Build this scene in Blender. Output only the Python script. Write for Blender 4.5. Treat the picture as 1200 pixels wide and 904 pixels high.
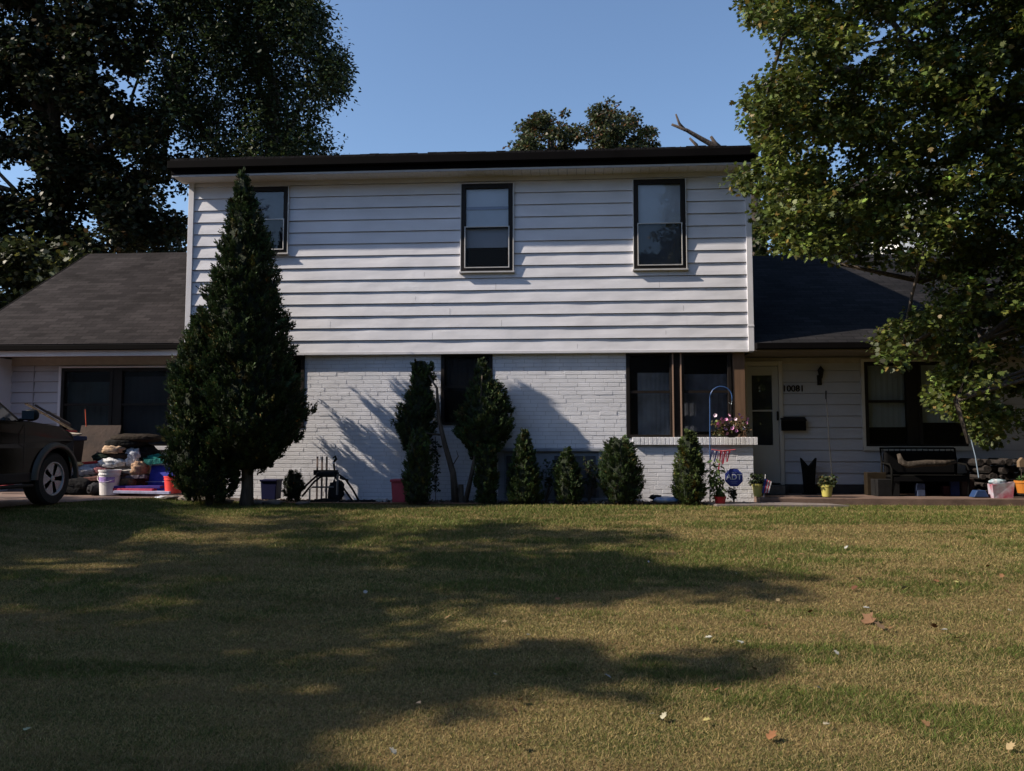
import bpy, math, random
import numpy as np
from math import sin, cos, radians, pi, sqrt, tan, atan2
from mathutils import Vector, Matrix, noise as mnoise
for o in list(bpy.data.objects): bpy.data.objects.remove(o)
sc = bpy.context.scene
col = sc.collection
rnd = random.Random(7)
rng = np.random.default_rng(11)

# ------------------------------------------------ camera, sky, sun, exposure
F, CX, CY, CZ = 950.0, 0.0, -13.9, 1.03
PS, TH = radians(3.8), radians(4.09)
cam = bpy.data.cameras.new('camera'); camo = bpy.data.objects.new('camera', cam); col.objects.link(camo)
camo.location = (CX, CY, CZ); camo.rotation_euler = (pi/2 + TH, 0, PS)
cam.sensor_width = 36; cam.lens = 36*F/1200; cam.clip_end = 2000; cam.clip_start = 0.05
sc.camera = camo
SUN_EL, SUN_AZ = radians(36), radians(75)          # azimuth measured from the wall's normal towards the left
S = Vector((-sin(SUN_AZ)*cos(SUN_EL), -cos(SUN_AZ)*cos(SUN_EL), sin(SUN_EL)))
w = bpy.data.worlds.new('World'); sc.world = w; w.use_nodes = True
nt = w.node_tree; bg = nt.nodes['Background']
sky = nt.nodes.new('ShaderNodeTexSky'); sky.sky_type = 'NISHITA'; sky.sun_disc = False
sky.sun_elevation = SUN_EL; sky.sun_rotation = math.atan2(S.x, S.y)
sky.air_density = 1.0; sky.dust_density = 0.6; sky.ozone_density = 3.2
nt.links.new(sky.outputs[0], bg.inputs[0]); bg.inputs[1].default_value = 0.118
sl = bpy.data.lights.new('sun', 'SUN'); sl.energy = 5.0; sl.angle = radians(0.6); sl.color = (1.0, 0.88, 0.72)
so = bpy.data.objects.new('sun', sl); col.objects.link(so); so.rotation_euler = S.to_track_quat('Z', 'Y').to_euler()
sc.view_settings.view_transform = 'Standard'; sc.view_settings.look = 'None'; sc.view_settings.gamma = 1
sc.view_settings.exposure = 0.60
sc.view_settings.use_curve_mapping = False
sc.cycles.max_bounces = 6; sc.cycles.transparent_max_bounces = 8

# ------------------------------------------------ measuring helpers (turn a pixel of the photo into metres on a known plane)
def V(px, py, Y):
    u = (px-600)/F; v = -(py-452)/F
    s, c = sin(PS), cos(PS); St, Ct = sin(TH), cos(TH)
    d = (u*c + v*s*St - s*Ct, u*s - v*c*St + c*Ct, v*Ct + St)
    t = (Y-CY)/d[1]
    return Vector((CX+d[0]*t, Y, CZ+d[2]*t))
def VD(px, py, D):
    u = (px-600)/F; v = -(py-452)/F
    s, c = sin(PS), cos(PS); St, Ct = sin(TH), cos(TH)
    return Vector((CX+D*(u*c + v*s*St - s*Ct), CY+D*(u*s - v*c*St + c*Ct), CZ+D*(v*Ct + St)))
def ss(t):
    t = np.clip(t, 0, 1); return t*t*(3-2*t)
def gz(x, y):
    b = 0.05 - 0.55*ss((-np.asarray(y, float)-1)/10) + 0.09*ss((-np.asarray(x, float)-5)/2)
    return b + 0.018*np.sin(np.asarray(x)*0.9+1)*np.sin(np.asarray(y)*1.3)*ss((-np.asarray(y, float)-1)/2)
def G(px, py):
    D = 8.0
    for _ in range(60):
        p = VD(px, py, D); zz = float(gz(p.x, p.y))
        if p.z - zz > 0: D += (p.z-zz)*3
        else: D += (p.z-zz)*3
    return Vector((p.x, p.y, float(gz(p.x, p.y))))

# ------------------------------------------------ materials
MATS = {}
def mat(name, c=(.5, .5, .5), r=.7, metal=0, var=0.0, vs=8.0, bump=0.0, bs=40.0, spec=None, attr=False, trans=0.0, c2=None, stretch=None, emit=0):
    if name in MATS: return MATS[name]
    m = bpy.data.materials.new(name); m.use_nodes = True; n = m.node_tree.nodes; l = m.node_tree.links
    p = n['Principled BSDF']; p.inputs['Roughness'].default_value = r; p.inputs['Metallic'].default_value = metal
    if spec is not None: p.inputs['Specular IOR Level'].default_value = spec
    tc = n.new('ShaderNodeTexCoord'); mp = n.new('ShaderNodeMapping'); l.new(tc.outputs['Object'], mp.inputs[0])
    if stretch: mp.inputs['Scale'].default_value = stretch
    if attr:
        a = n.new('ShaderNodeAttribute'); a.attribute_name = 'col'; src = a.outputs['Color']
    else:
        q = n.new('ShaderNodeRGB'); q.outputs[0].default_value = (*c, 1); src = q.outputs[0]
    if var > 0 or c2:
        nz = n.new('ShaderNodeTexNoise'); nz.inputs['Scale'].default_value = vs; nz.inputs['Detail'].default_value = 5; l.new(mp.outputs[0], nz.inputs['Vector'])
        rp = n.new('ShaderNodeMapRange'); rp.inputs[1].default_value = .3; rp.inputs[2].default_value = .7; l.new(nz.outputs[0], rp.inputs[0])
        mx = n.new('ShaderNodeMix'); mx.data_type = 'RGBA'; l.new(rp.outputs[0], mx.inputs[0])
        if c2:
            l.new(src, mx.inputs[6]); mx.inputs[7].default_value = (*c2, 1)
        else:
            rp.inputs[3].default_value = 1-var; rp.inputs[4].default_value = 1+var
            mx.blend_type = 'MULTIPLY'; mx.inputs[0].default_value = 1
            l.remove(mx.inputs[0].links[0]); l.new(src, mx.inputs[6]); l.new(rp.outputs[0], mx.inputs[7])
        src = mx.outputs[2]
    l.new(src, p.inputs['Base Color'])
    if bump > 0:
        nb = n.new('ShaderNodeTexNoise'); nb.inputs['Scale'].default_value = bs; nb.inputs['Detail'].default_value = 4; l.new(mp.outputs[0], nb.inputs['Vector'])
        b = n.new('ShaderNodeBump'); b.inputs['Strength'].default_value = bump; b.inputs['Distance'].default_value = .02
        l.new(nb.outputs[0], b.inputs['Height']); l.new(b.outputs[0], p.inputs['Normal'])
    if trans > 0:
        t = n.new('ShaderNodeBsdfTranslucent'); l.new(src, t.inputs[0]); mx = n.new('ShaderNodeMixShader'); mx.inputs[0].default_value = trans
        l.new(p.outputs[0], mx.inputs[1]); l.new(t.outputs[0], mx.inputs[2]); l.new(mx.outputs[0], n['Material Output'].inputs[0])
    if emit: pass
    MATS[name] = m; return m
def glass_mat(name, refl=0.25, tint=(.8, .85, .9), tr=1.0):
    m = bpy.data.materials.new(name); m.use_nodes = True; n = m.node_tree.nodes; l = m.node_tree.links
    n.remove(n['Principled BSDF'])
    g = n.new('ShaderNodeBsdfGlossy'); g.inputs['Roughness'].default_value = .03; g.inputs['Color'].default_value = (.9, .9, .9, 1)
    t = n.new('ShaderNodeBsdfTransparent'); t.inputs[0].default_value = (tint[0]*tr, tint[1]*tr, tint[2]*tr, 1)
    f = n.new('ShaderNodeFresnel'); f.inputs[0].default_value = 1.5
    a = n.new('ShaderNodeMath'); a.operation = 'MULTIPLY_ADD'; a.inputs[1].default_value = 1.0; a.inputs[2].default_value = refl*0.1
    tc = n.new('ShaderNodeTexCoord'); nb = n.new('ShaderNodeTexNoise'); nb.inputs['Scale'].default_value = 2.0; l.new(tc.outputs['Object'], nb.inputs[0])
    b = n.new('ShaderNodeBump'); b.inputs['Strength'].default_value = .15; b.inputs['Distance'].default_value = .02; l.new(nb.outputs[0], b.inputs['Height']); l.new(b.outputs[0], g.inputs['Normal'])
    mx = n.new('ShaderNodeMixShader'); l.new(f.outputs[0], a.inputs[0]); l.new(a.outputs[0], mx.inputs[0]); l.new(t.outputs[0], mx.inputs[1]); l.new(g.outputs[0], mx.inputs[2])
    l.new(mx.outputs[0], n['Material Output'].inputs[0]); return m
def shingle_mat(name, c1, c2, slope):
    m = bpy.data.materials.new(name); m.use_nodes = True; n = m.node_tree.nodes; l = m.node_tree.links; p = n['Principled BSDF']
    p.inputs['Roughness'].default_value = .9; p.inputs['Specular IOR Level'].default_value = .08
    tc = n.new('ShaderNodeTexCoord'); mp = n.new('ShaderNodeMapping'); mp.inputs['Scale'].default_value = (1, sqrt(1+slope*slope), 1)
    sx = n.new('ShaderNodeSeparateXYZ'); cb = n.new('ShaderNodeCombineXYZ'); l.new(tc.outputs['Object'], mp.inputs[0]); l.new(mp.outputs[0], sx.inputs[0]); l.new(sx.outputs[0], cb.inputs[0]); l.new(sx.outputs[1], cb.inputs[1])
    br = n.new('ShaderNodeTexBrick'); br.inputs['Color1'].default_value = (*c1, 1); br.inputs['Color2'].default_value = (*c2, 1); br.inputs['Mortar'].default_value = (c1[0]*.45, c1[1]*.45, c1[2]*.45, 1)
    br.inputs['Scale'].default_value = 1; br.inputs['Brick Width'].default_value = .31; br.inputs['Row Height'].default_value = .14; br.inputs['Mortar Size'].default_value = .008
    l.new(cb.outputs[0], br.inputs[0])
    nz = n.new('ShaderNodeTexNoise'); nz.inputs['Scale'].default_value = 55; nz.inputs['Detail'].default_value = 3; l.new(tc.outputs['Object'], nz.inputs[0])
    n2 = n.new('ShaderNodeTexNoise'); n2.inputs['Scale'].default_value = 1.1; n2.inputs['Detail'].default_value = 6; l.new(tc.outputs['Object'], n2.inputs[0])
    ad = n.new('ShaderNodeMath'); ad.operation = 'ADD'; l.new(nz.outputs[0], ad.inputs[0]); l.new(n2.outputs[0], ad.inputs[1])
    rp = n.new('ShaderNodeMapRange'); rp.inputs[1].default_value = .6; rp.inputs[2].default_value = 1.4; rp.inputs[3].default_value = .4; rp.inputs[4].default_value = 1.8; l.new(ad.outputs[0], rp.inputs[0])
    mx = n.new('ShaderNodeMix'); mx.data_type = 'RGBA'; mx.blend_type = 'MULTIPLY'; mx.inputs[0].default_value = 1; l.new(br.outputs[0], mx.inputs[6]); l.new(rp.outputs[0], mx.inputs[7]); l.new(mx.outputs[2], p.inputs[0])
    b = n.new('ShaderNodeBump'); b.inputs['Strength'].default_value = .6; b.inputs['Distance'].default_value = .01; b.invert = True; l.new(br.outputs['Fac'], b.inputs['Height']); l.new(b.outputs[0], p.inputs['Normal'])
    return m

white_siding = mat('white_siding', (.62, .62, .675), .55, var=.09, vs=1.6, stretch=(1, 1, 2), bump=.06, bs=9)
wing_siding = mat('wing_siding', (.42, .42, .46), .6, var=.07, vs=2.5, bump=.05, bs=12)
brick_white = mat('painted_brick', (.66, .665, .72), .6, var=.10, vs=2.5, bump=.35, bs=70)
mortar_white = mat('painted_mortar', (.46, .46, .50), .8, var=.1, vs=9)
trim_white = mat('white_trim', (.60, .595, .64), .5, var=.06, vs=4)
soffit_mat = mat('soffit', (.55, .53, .50), .7, var=.1, vs=6, stretch=(12, 1, 1))
bronze = mat('dark_bronze', (.014, .011, .010), .5, var=.2, vs=10, spec=.2)
bronze_lit = mat('brown_metal', (.075, .048, .035), .5, var=.2, vs=10)
gutter_mat = mat('dark_gutter', (.004, .0035, .004), .8, var=.2, vs=3, spec=.05)
steel_edge = mat('storm_frame', (.55, .53, .52), .4, metal=.3, var=.1)
blind_mat = mat('window_blind', (.62, .66, .74), .8, var=.05, vs=3)
blind_dim = mat('dim_curtain', (.10, .115, .13), .9, var=.15, vs=4, stretch=(3, 1, .5))
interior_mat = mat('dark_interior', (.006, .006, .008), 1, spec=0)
glass = glass_mat('window_glass', .25, (.95, .96, .98))
dark_screen = glass_mat('insect_screen', .0, (.62, .64, .67)); dark_screen.node_tree.nodes['Glossy BSDF'].inputs['Roughness'].default_value = .35; dark_screen.node_tree.nodes['Math'].inputs[1].default_value = .45; dark_screen.node_tree.nodes['Math'].inputs[2].default_value = 0
screen_glass = glass_mat('screened_glass', .1, (.40, .41, .44))
car_glass = glass_mat('car_glass', .4, (.25, .3, .3))
roof_l = shingle_mat('brown_shingles', (.030, .026, .027), (.014, .012, .013), .65)
roof_r = shingle_mat('charcoal_shingles', (.020, .019, .021), (.011, .011, .012), .58)
concrete = mat('porch_concrete', (.13, .085, .068), .85, var=.3, vs=4, bump=.3, bs=60)
path_mat = mat('path_concrete', (.15, .125, .12), .9, var=.25, vs=4, bump=.3, bs=60)
drive_mat = mat('driveway', (.16, .105, .085), .9, var=.3, vs=3, bump=.3, bs=60)
foundation_mat = mat('foundation', (.03, .027, .026), .9, var=.3, vs=5)
mulch = mat('mulch', (.045, .030, .024), 1, var=.6, vs=25, bump=.9, bs=35)
soil = mat('edging_soil', (.26, .13, .07), 1, var=.3, vs=9, bump=.5, bs=30)
bark = mat('bark', (.075, .058, .045), .95, var=.45, vs=9, stretch=(3, 3, .6), bump=.9, bs=22)
bark_dry = mat('dead_wood', (.06, .045, .038), .95, var=.4, vs=9, bump=.8, bs=20)
vcol = mat('coloured', attr=True, r=.65, var=.2, vs=14, spec=.15)
leafmat = mat('leaf', attr=True, r=.5, trans=.30, spec=.35)
needlemat = mat('needle', attr=True, r=.65, trans=.12, spec=.25)

# ------------------------------------------------ object bookkeeping
ORG = {}
def tag(o, label=None, cat=None, group=None, kind=None):
    if label: o['label'] = label
    if cat: o['category'] = cat
    if group: o['group'] = group
    if kind: o['kind'] = kind
    return o
def thing(name, label, cat, loc=(0, 0, 0), group=None):
    o = bpy.data.objects.new(name, None); o.empty_display_size = .1; col.objects.link(o); o.location = loc
    ORG[o] = Vector(loc); return tag(o, label, cat, group)
class MB:
    def __init__(s): s.v = []; s.f = []; s.c = []; s.cur = (.5, .5, .5)
    def add(s, vs, fs, c=None):
        b = len(s.v); s.v += [tuple(q) for q in vs]; s.f += [tuple(i+b for i in f) for f in fs]; s.c += [c or s.cur]*len(fs); return s
    def box(s, x0, x1, y0, y1, z0, z1, c=None, R=None, o=None):
        vs = [(x, y, z) for x in (x0, x1) for y in (y0, y1) for z in (z0, z1)]
        if R is not None: vs = [R @ Vector(q) + Vector(o or (0, 0, 0)) for q in vs]
        return s.add(vs, [(0, 1, 3, 2), (4, 6, 7, 5), (0, 4, 5, 1), (2, 3, 7, 6), (0, 2, 6, 4), (1, 5, 7, 3)], c)
    def tube(s, pts, rad, n=8, c=None, cap=True):
        pts = [Vector(p) for p in pts]; k = len(pts)
        if not hasattr(rad, '__len__'): rad = [rad]*k
        vs = []; up = Vector((0.13, 0.2, 1)).normalized()
        for i, p in enumerate(pts):
            t = (pts[min(i+1, k-1)] - pts[max(i-1, 0)])
            t = t.normalized() if t.length > 1e-6 else Vector((0, 0, 1))
            a = t.cross(up if abs(t.dot(up)) < .95 else Vector((1, 0, 0))).normalized(); b = t.cross(a)
            for j in range(n):
                q = 2*pi*j/n; vs.append(p + (a*cos(q)+b*sin(q))*rad[i])
        fs = [(i*n+j, i*n+(j+1) % n, (i+1)*n+(j+1) % n, (i+1)*n+j) for i in range(k-1) for j in range(n)]
        if cap: fs += [tuple(range(n))[::-1], tuple((k-1)*n+j for j in range(n))]
        return s.add(vs, fs, c)
    def lathe(s, prof, o=(0, 0, 0), n=20, c=None, R=None):
        vs = [(r*cos(2*pi*j/n), r*sin(2*pi*j/n), z) for r, z in prof for j in range(n)]
        if R is not None: vs = [R @ Vector(q) for q in vs]
        vs = [(q[0]+o[0], q[1]+o[1], q[2]+o[2]) for q in vs]; k = len(prof)
        return s.add(vs, [(i*n+j, i*n+(j+1) % n, (i+1)*n+(j+1) % n, (i+1)*n+j) for i in range(k-1) for j in range(n)] + [tuple(range(n))[::-1], tuple((k-1)*n+j for j in range(n))], c)
    def prism(s, poly, y0, y1, c=None, axis='y'):
        n = len(poly)
        if axis == 'y': vs = [(a, y0, b) for a, b in poly] + [(a, y1, b) for a, b in poly]
        elif axis == 'x': vs = [(y0, a, b) for a, b in poly] + [(y1, a, b) for a, b in poly]
        else: vs = [(a, b, y0) for a, b in poly] + [(a, b, y1) for a, b in poly]
        return s.add(vs, [tuple(range(n))[::-1], tuple(range(n, 2*n))] + [(i, (i+1) % n, n+(i+1) % n, n+i) for i in range(n)], c)
    def lump(s, o, r, seed=0, amp=.18, fq=2.5, c=None, nu=20, nv=12, flat=True, R=None):
        vs = []; fs = []
        for i in range(nv+1):
            for j in range(nu):
                th = pi*i/nv; ph = 2*pi*j/nu
                d = Vector((sin(th)*cos(ph), sin(th)*sin(ph), cos(th)))
                k = 1 + amp*mnoise.noise(d*fq + Vector((seed*7.1, seed*3.3, seed))) + amp*.5*mnoise.noise(d*fq*2.7 + Vector((seed, 5, 1)))
                q = Vector((math.copysign(abs(d.x)**.8, d.x)*r[0], math.copysign(abs(d.y)**.8, d.y)*r[1], math.copysign(abs(d.z)**.8, d.z)*r[2]))*k
                if R is not None: q = R @ q
                if flat: q.z = max(q.z, -r[2]*.85)
                vs.append(Vector(o)+q)
        for i in range(nv):
            for j in range(nu): fs.append((i*nu+j, (i+1)*nu+j, (i+1)*nu+(j+1) % nu, i*nu+(j+1) % nu))
        return s.add(vs, fs, c)
    def build(s, name, m, parent=None, smooth=False, bevel=0, bseg=2):
        o0 = ORG[parent] if parent is not None else None
        if o0 is None:
            a = np.array(s.v); o0 = Vector((float((a[:, 0].min()+a[:, 0].max())/2), float((a[:, 1].min()+a[:, 1].max())/2), float(a[:, 2].min())))
        me = bpy.data.meshes.new(name)
        me.from_pydata([(q[0]-o0[0], q[1]-o0[1], q[2]-o0[2]) for q in s.v], [], s.f)
        ca = me.color_attributes.new('col', 'FLOAT_COLOR', 'CORNER')
        arr = np.ones((len(me.loops), 4), np.float32); k = 0
        for f, cc in zip(s.f, s.c): arr[k:k+len(f), :3] = cc; k += len(f)
        ca.data.foreach_set('color', arr.ravel())
        me.materials.append(m); o = bpy.data.objects.new(name, me); col.objects.link(o)
        ORG[o] = o0
        if parent is not None: o.parent = parent
        else: o.location = o0
        if smooth:
            for p in me.polygons: p.use_smooth = True
        import bmesh
        bm = bmesh.new(); bm.from_mesh(me); bmesh.ops.recalc_face_normals(bm, faces=bm.faces); bm.to_mesh(me); bm.free()
        if bevel:
            b = o.modifiers.new('bevel', 'BEVEL'); b.width = bevel; b.segments = bseg; b.limit_method = 'ANGLE'; b.angle_limit = radians(35)
        return o
def struct(name, mb, m, **k):
    o = mb.build(name, m, None, **k); o['kind'] = 'structure'; return o

def cards(name, m, parent, Cn, A, B, L, W, colr, tmpl, fold=0.0, extra=None):
    """many small leaf faces as one mesh: centre, long axis, width axis, length, width, colour"""
    n = len(Cn); T = np.array(tmpl, float); k = len(T)
    A = A/np.linalg.norm(A, axis=1, keepdims=True); B = B - (B*A).sum(1, keepdims=True)*A; B = B/np.linalg.norm(B, axis=1, keepdims=True); N = np.cross(A, B)
    P = Cn[:, None, :] + T[None, :, 0, None]*(L[:, None, None]*A[:, None, :]) + T[None, :, 1, None]*(W[:, None, None]*B[:, None, :]) + (np.abs(T[None, :, 1, None])*fold*W[:, None, None])*N[:, None, :]
    P = P.reshape(-1, 3); o0 = np.array(ORG[parent]) if parent is not None else np.array([P[:, 0].mean(), P[:, 1].mean(), P[:, 2].min()])
    P = P - o0
    me = bpy.data.meshes.new(name); ex_v = 0
    me.vertices.add(n*k); me.vertices.foreach_set('co', P.astype(np.float32).ravel())
    me.loops.add(n*k); me.loops.foreach_set('vertex_index', np.arange(n*k, dtype=np.int32))
    me.polygons.add(n); me.polygons.foreach_set('loop_start', np.arange(0, n*k, k, dtype=np.int32)); me.polygons.foreach_set('loop_total', np.full(n, k, np.int32))
    me.update(calc_edges=True)
    ca = me.color_attributes.new('col', 'FLOAT_COLOR', 'POINT')
    cc = np.ones((n, k, 4), np.float32); cc[:, :, :3] = colr[:, None, :]; ca.data.foreach_set('color', cc.ravel())
    me.materials.append(m); o = bpy.data.objects.new(name, me); col.objects.link(o)
    ORG[o] = Vector(o0)
    if parent is not None: o.parent = parent
    else: o.location = o0
    return o
MAPLE = [(0, 0), (.12, .28), (.38, .50), (.48, .26), (.78, .36), (.72, .12), (1.0, 0), (.72, -.12), (.78, -.36), (.48, -.26), (.38, -.50), (.12, -.28)]
OVAL = [(0, 0), (.3, .42), (.7, .36), (1, 0), (.7, -.36), (.3, -.42)]
SPRAY = [(0, -.08), (.25, -.45), (.45, -.25), (.65, -.4), (.78, -.12), (1, 0), (.78, .16), (.6, .42), (.42, .22), (.22, .4), (0, .08)]
def colours(n, base, var=.35, warm=None, wp=.06):
    c = np.array(base)[None, :]*np.exp(rng.normal(0, var, (n, 1)))*(1+rng.normal(0, .08, (n, 3)))
    if warm is not None:
        k = rng.random(n) < wp; c[k] = np.array(warm)[None, :]*np.exp(rng.normal(0, .25, (k.sum(), 1)))
    return np.clip(c, .002, .9)
def leaf_cloud(name, parent, centres, rad, per, size, base, tmpl=MAPLE, warm=None, wp=.05, flat=.7, m=None, droop=.25, var=.35):
    centres = np.asarray(centres); n = len(centres)*per
    ci = np.repeat(np.arange(len(centres)), per)
    d = rng.normal(0, 1, (n, 3)); d /= np.linalg.norm(d, axis=1, keepdims=True); r = rng.random((n, 1))**.5
    rr = rad*(.6+.8*rng.random((len(centres), 1)))[ci]
    P = centres[ci] + d*r*rr*np.array([1, 1, flat])
    A = d*np.array([1, 1, .4]) + rng.normal(0, .5, (n, 3)); A[:, 2] -= droop
    N = rng.normal(0, .55, (n, 3)) + np.array([-.15, -.15, 1.0])
    B = np.cross(N, A)
    cl = colours(n, base, var, warm, wp); cl *= np.exp(rng.normal(0, .18, (len(centres), 1)))[ci]
    L = size*(.7+.6*rng.random(n))
    return cards(name, m or leafmat, parent, P, A, B, L, L*(.9+.2*rng.random(n)), cl, tmpl, fold=.25)
def inpoly(p, poly):
    x, y = p; r = False; n = len(poly)
    for i in range(n):
        x1, y1 = poly[i]; x2, y2 = poly[(i+1) % n]
        if (y1 > y) != (y2 > y) and x < (x2-x1)*(y-y1)/(y2-y1)+x1: r = not r
    return r
def sample_poly(poly, n, holes=(), fq=0.0, thr=-.12):
    sd = rnd.random()*90
    xs = [p[0] for p in poly]; ys = [p[1] for p in poly]; out = []
    while len(out) < n:
        q = (rnd.uniform(min(xs), max(xs)), rnd.uniform(min(ys), max(ys)))
        if fq and mnoise.noise(Vector((q[0]*fq, q[1]*fq*1.2, sd))) + .5*mnoise.noise(Vector((q[0]*fq*2.3, q[1]*fq*2.3, sd+9))) < thr: continue
        if inpoly(q, poly) and not any(((q[0]-h[0])/h[2])**2+((q[1]-h[1])/h[3])**2 < 1 for h in holes): out.append(q)
    return out
def limb(mb, a, b, r0, r1, sag=.15, n=6, wob=.08):
    a = Vector(a); b = Vector(b); pts = []; L = (b-a).length
    for i in range(n+1):
        t = i/n; p = a.lerp(b, t); p.z += sin(pi*t)*sag*L
        p += Vector((rnd.uniform(-1, 1), rnd.uniform(-1, 1), rnd.uniform(-.6, .6)))*wob*L*.25*sin(pi*t); pts.append(p)
    mb.tube(pts, [r0+(r1-r0)*i/n for i in range(n+1)], 7); return pts
def conifer(label, Y, sl, n, spray=.075, base=(.030, .050, .016), trunk=True, group=None, name='arborvitae', warm=(.11, .08, .03), wp=.02, core=.68, lump=.16, tr=.05, ztrunk=None, wob=1.0, cat='evergreen tree', depth=1.0):
    """clipped evergreen from a list of (row, left, right) edges in the photo at distance Y"""
    pts = []
    for (py, l, r) in sorted(sl, key=lambda q: -q[0]):
        a, b = V(l, py, Y), V(r, py, Y); pts.append(((a.z), (a.x+b.x)/2, (b.x-a.x)/2))
    z = np.array([p[0] for p in pts]); cx = np.array([p[1] for p in pts]); rr = np.array([p[2] for p in pts])
    gx = float(cx[0]); g0 = float(gz(gx, Y)); root = thing(name, label, cat, (gx, Y, g0), group)
    n = int(n*1.9); spray *= .74
    zs = np.linspace(z[0], z[-1], 300); rs = np.interp(zs, z, rr); wgt = np.maximum(rs, .04); cdf = np.cumsum(wgt); cdf /= cdf[-1]
    per = 26; nt_ = n//per; sd = rnd.random()*50
    zz = np.interp(rng.random(nt_), cdf, zs); ph = rng.random(nt_)*2*pi
    r = np.interp(zz, z, rr); c = np.interp(zz, z, cx)
    nb = .86 + lump*(np.sin(ph*3+zz*5.3+sd)*.5 + np.sin(ph*5-zz*9+sd*2)*.5 + .7*np.sin(ph*2+zz*17+sd*3)*.5 + .6*np.sin(ph*9+zz*23+sd)*.5)
    q = (1 - np.abs(rng.normal(0, .14, nt_)) + .07*(rng.random(nt_) < .12))*nb; q = np.minimum(q, 1.06)
    out = np.stack([np.cos(ph), np.sin(ph)*depth, np.zeros(nt_)], 1)
    P0 = np.stack([c, np.full(nt_, Y), zz], 1) + out*(r*q)[:, None]
    TD = out*(.55+.3*rng.random((nt_, 1))) + np.array([0, 0, .8]) + rng.normal(0, .22, (nt_, 3)); TD /= np.linalg.norm(TD, axis=1, keepdims=True)
    TN = np.cross(TD, rng.normal(0, 1, (nt_, 3))); TN /= np.linalg.norm(TN, axis=1, keepdims=True)
    tc_ = np.exp(rng.normal(0, .33, nt_)); ti = np.repeat(np.arange(nt_), per); m_ = len(ti)
    tl = spray*(1.9+1.6*rng.random(nt_))*np.clip(r*3.5, .45, 1); u_ = rng.random(m_); side = rng.choice([-1, 1], m_)
    P = P0[ti] + TD[ti]*((u_-.55)*tl[ti])[:, None] + rng.normal(0, .010, (m_, 3))
    A = TD[ti]*.9 + TN[ti]*(side*.75*(1-u_*.6))[:, None] + rng.normal(0, .16, (m_, 3)); B = np.cross(A, np.cross(TD[ti], TN[ti])) + rng.normal(0, .35, (m_, 3))
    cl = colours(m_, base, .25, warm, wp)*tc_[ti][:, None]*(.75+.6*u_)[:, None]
    brown = (np.sin(zz*3.1+ph*2+sd) > .992); cl[brown[ti]] = cl[brown[ti]]*np.array([2.0, 1.1, .8])
    L = spray*(.55+.6*rng.random(m_))*(1.15-.6*u_)
    cr = cards('crown', needlemat, root, P, A, B, L, L*.55, cl, SPRAY)
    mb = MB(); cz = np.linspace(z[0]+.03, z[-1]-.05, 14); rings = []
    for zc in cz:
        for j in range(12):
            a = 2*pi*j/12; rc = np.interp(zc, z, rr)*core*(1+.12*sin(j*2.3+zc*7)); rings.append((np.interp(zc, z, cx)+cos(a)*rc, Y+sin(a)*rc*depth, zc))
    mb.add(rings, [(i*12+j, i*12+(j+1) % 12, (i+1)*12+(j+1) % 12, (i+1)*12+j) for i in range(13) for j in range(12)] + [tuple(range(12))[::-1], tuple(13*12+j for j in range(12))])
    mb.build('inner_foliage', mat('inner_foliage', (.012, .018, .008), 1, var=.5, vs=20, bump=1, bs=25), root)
    if trunk:
        mb = MB(); top = ztrunk or float(z[0]+.5*(z[-1]-z[0]))
        mb.tube([(gx, Y, g0-.1), (gx+.02, Y, (g0+z[0])/2), (float(np.interp(top, z, cx)), Y, top)], [tr*1.3, tr, tr*.5], 8); mb.build('trunk', bark, root, smooth=True)
    return root
# ------------------------------------------------ ground
def axis_pts(a, b, step, far):
    p = list(np.arange(a, b+1e-6, step)); d = step; q = a; lo = []; hi = []
    while q > -far: d *= 1.5; q -= d; lo.append(q)
    q = b; d = step
    while q < far: d *= 1.5; q += d; hi.append(q)
    return np.array(lo[::-1]+p+hi)
gx_, gy_ = axis_pts(-14, 14, .5, 900), axis_pts(-14, 2, .4, 900)
XX, YY = np.meshgrid(gx_, gy_); ZZ = gz(XX, YY) - .012
mb = MB(); nx = len(gx_)
mb.add(list(zip(XX.ravel(), YY.ravel(), ZZ.ravel())), [(j*nx+i, j*nx+i+1, (j+1)*nx+i+1, (j+1)*nx+i) for j in range(len(gy_)-1) for i in range(nx-1)])
lawn_m = bpy.data.materials.new('lawn'); lawn_m.use_nodes = True
n = lawn_m.node_tree.nodes; l = lawn_m.node_tree.links; p = n['Principled BSDF']; p.inputs['Roughness'].default_value = .95; p.inputs['Specular IOR Level'].default_value = .1
tc = n.new('ShaderNodeTexCoord'); mp = n.new('ShaderNodeMapping'); mp.inputs['Scale'].default_value = (.45, 1.3, 1); l.new(tc.outputs['Object'], mp.inputs[0])
a = n.new('ShaderNodeTexNoise'); a.inputs['Scale'].default_value = 1.3; a.inputs['Detail'].default_value = 7; a.inputs['Roughness'].default_value = .65; l.new(mp.outputs[0], a.inputs[0])
b = n.new('ShaderNodeTexNoise'); b.inputs['Scale'].default_value = 45; b.inputs['Detail'].default_value = 5; l.new(tc.outputs['Object'], b.inputs[0])
r = n.new('ShaderNodeValToRGB'); r.color_ramp.elements[0].position = .40; r.color_ramp.elements[0].color = (.07, .075, .02, 1); r.color_ramp.elements[1].position = .60; r.color_ramp.elements[1].color = (.18, .125, .055, 1); l.new(a.outputs[0], r.inputs[0])
m2 = n.new('ShaderNodeMix'); m2.data_type = 'RGBA'; m2.blend_type = 'MULTIPLY'; m2.inputs[0].default_value = 1; l.new(r.outputs[0], m2.inputs[6])
rp = n.new('ShaderNodeMapRange'); rp.inputs[1].default_value = .3; rp.inputs[2].default_value = .7; rp.inputs[3].default_value = .35; rp.inputs[4].default_value = 1.3; l.new(b.outputs[0], rp.inputs[0]); l.new(rp.outputs[0], m2.inputs[7]); l.new(m2.outputs[2], p.inputs[0])
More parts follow.
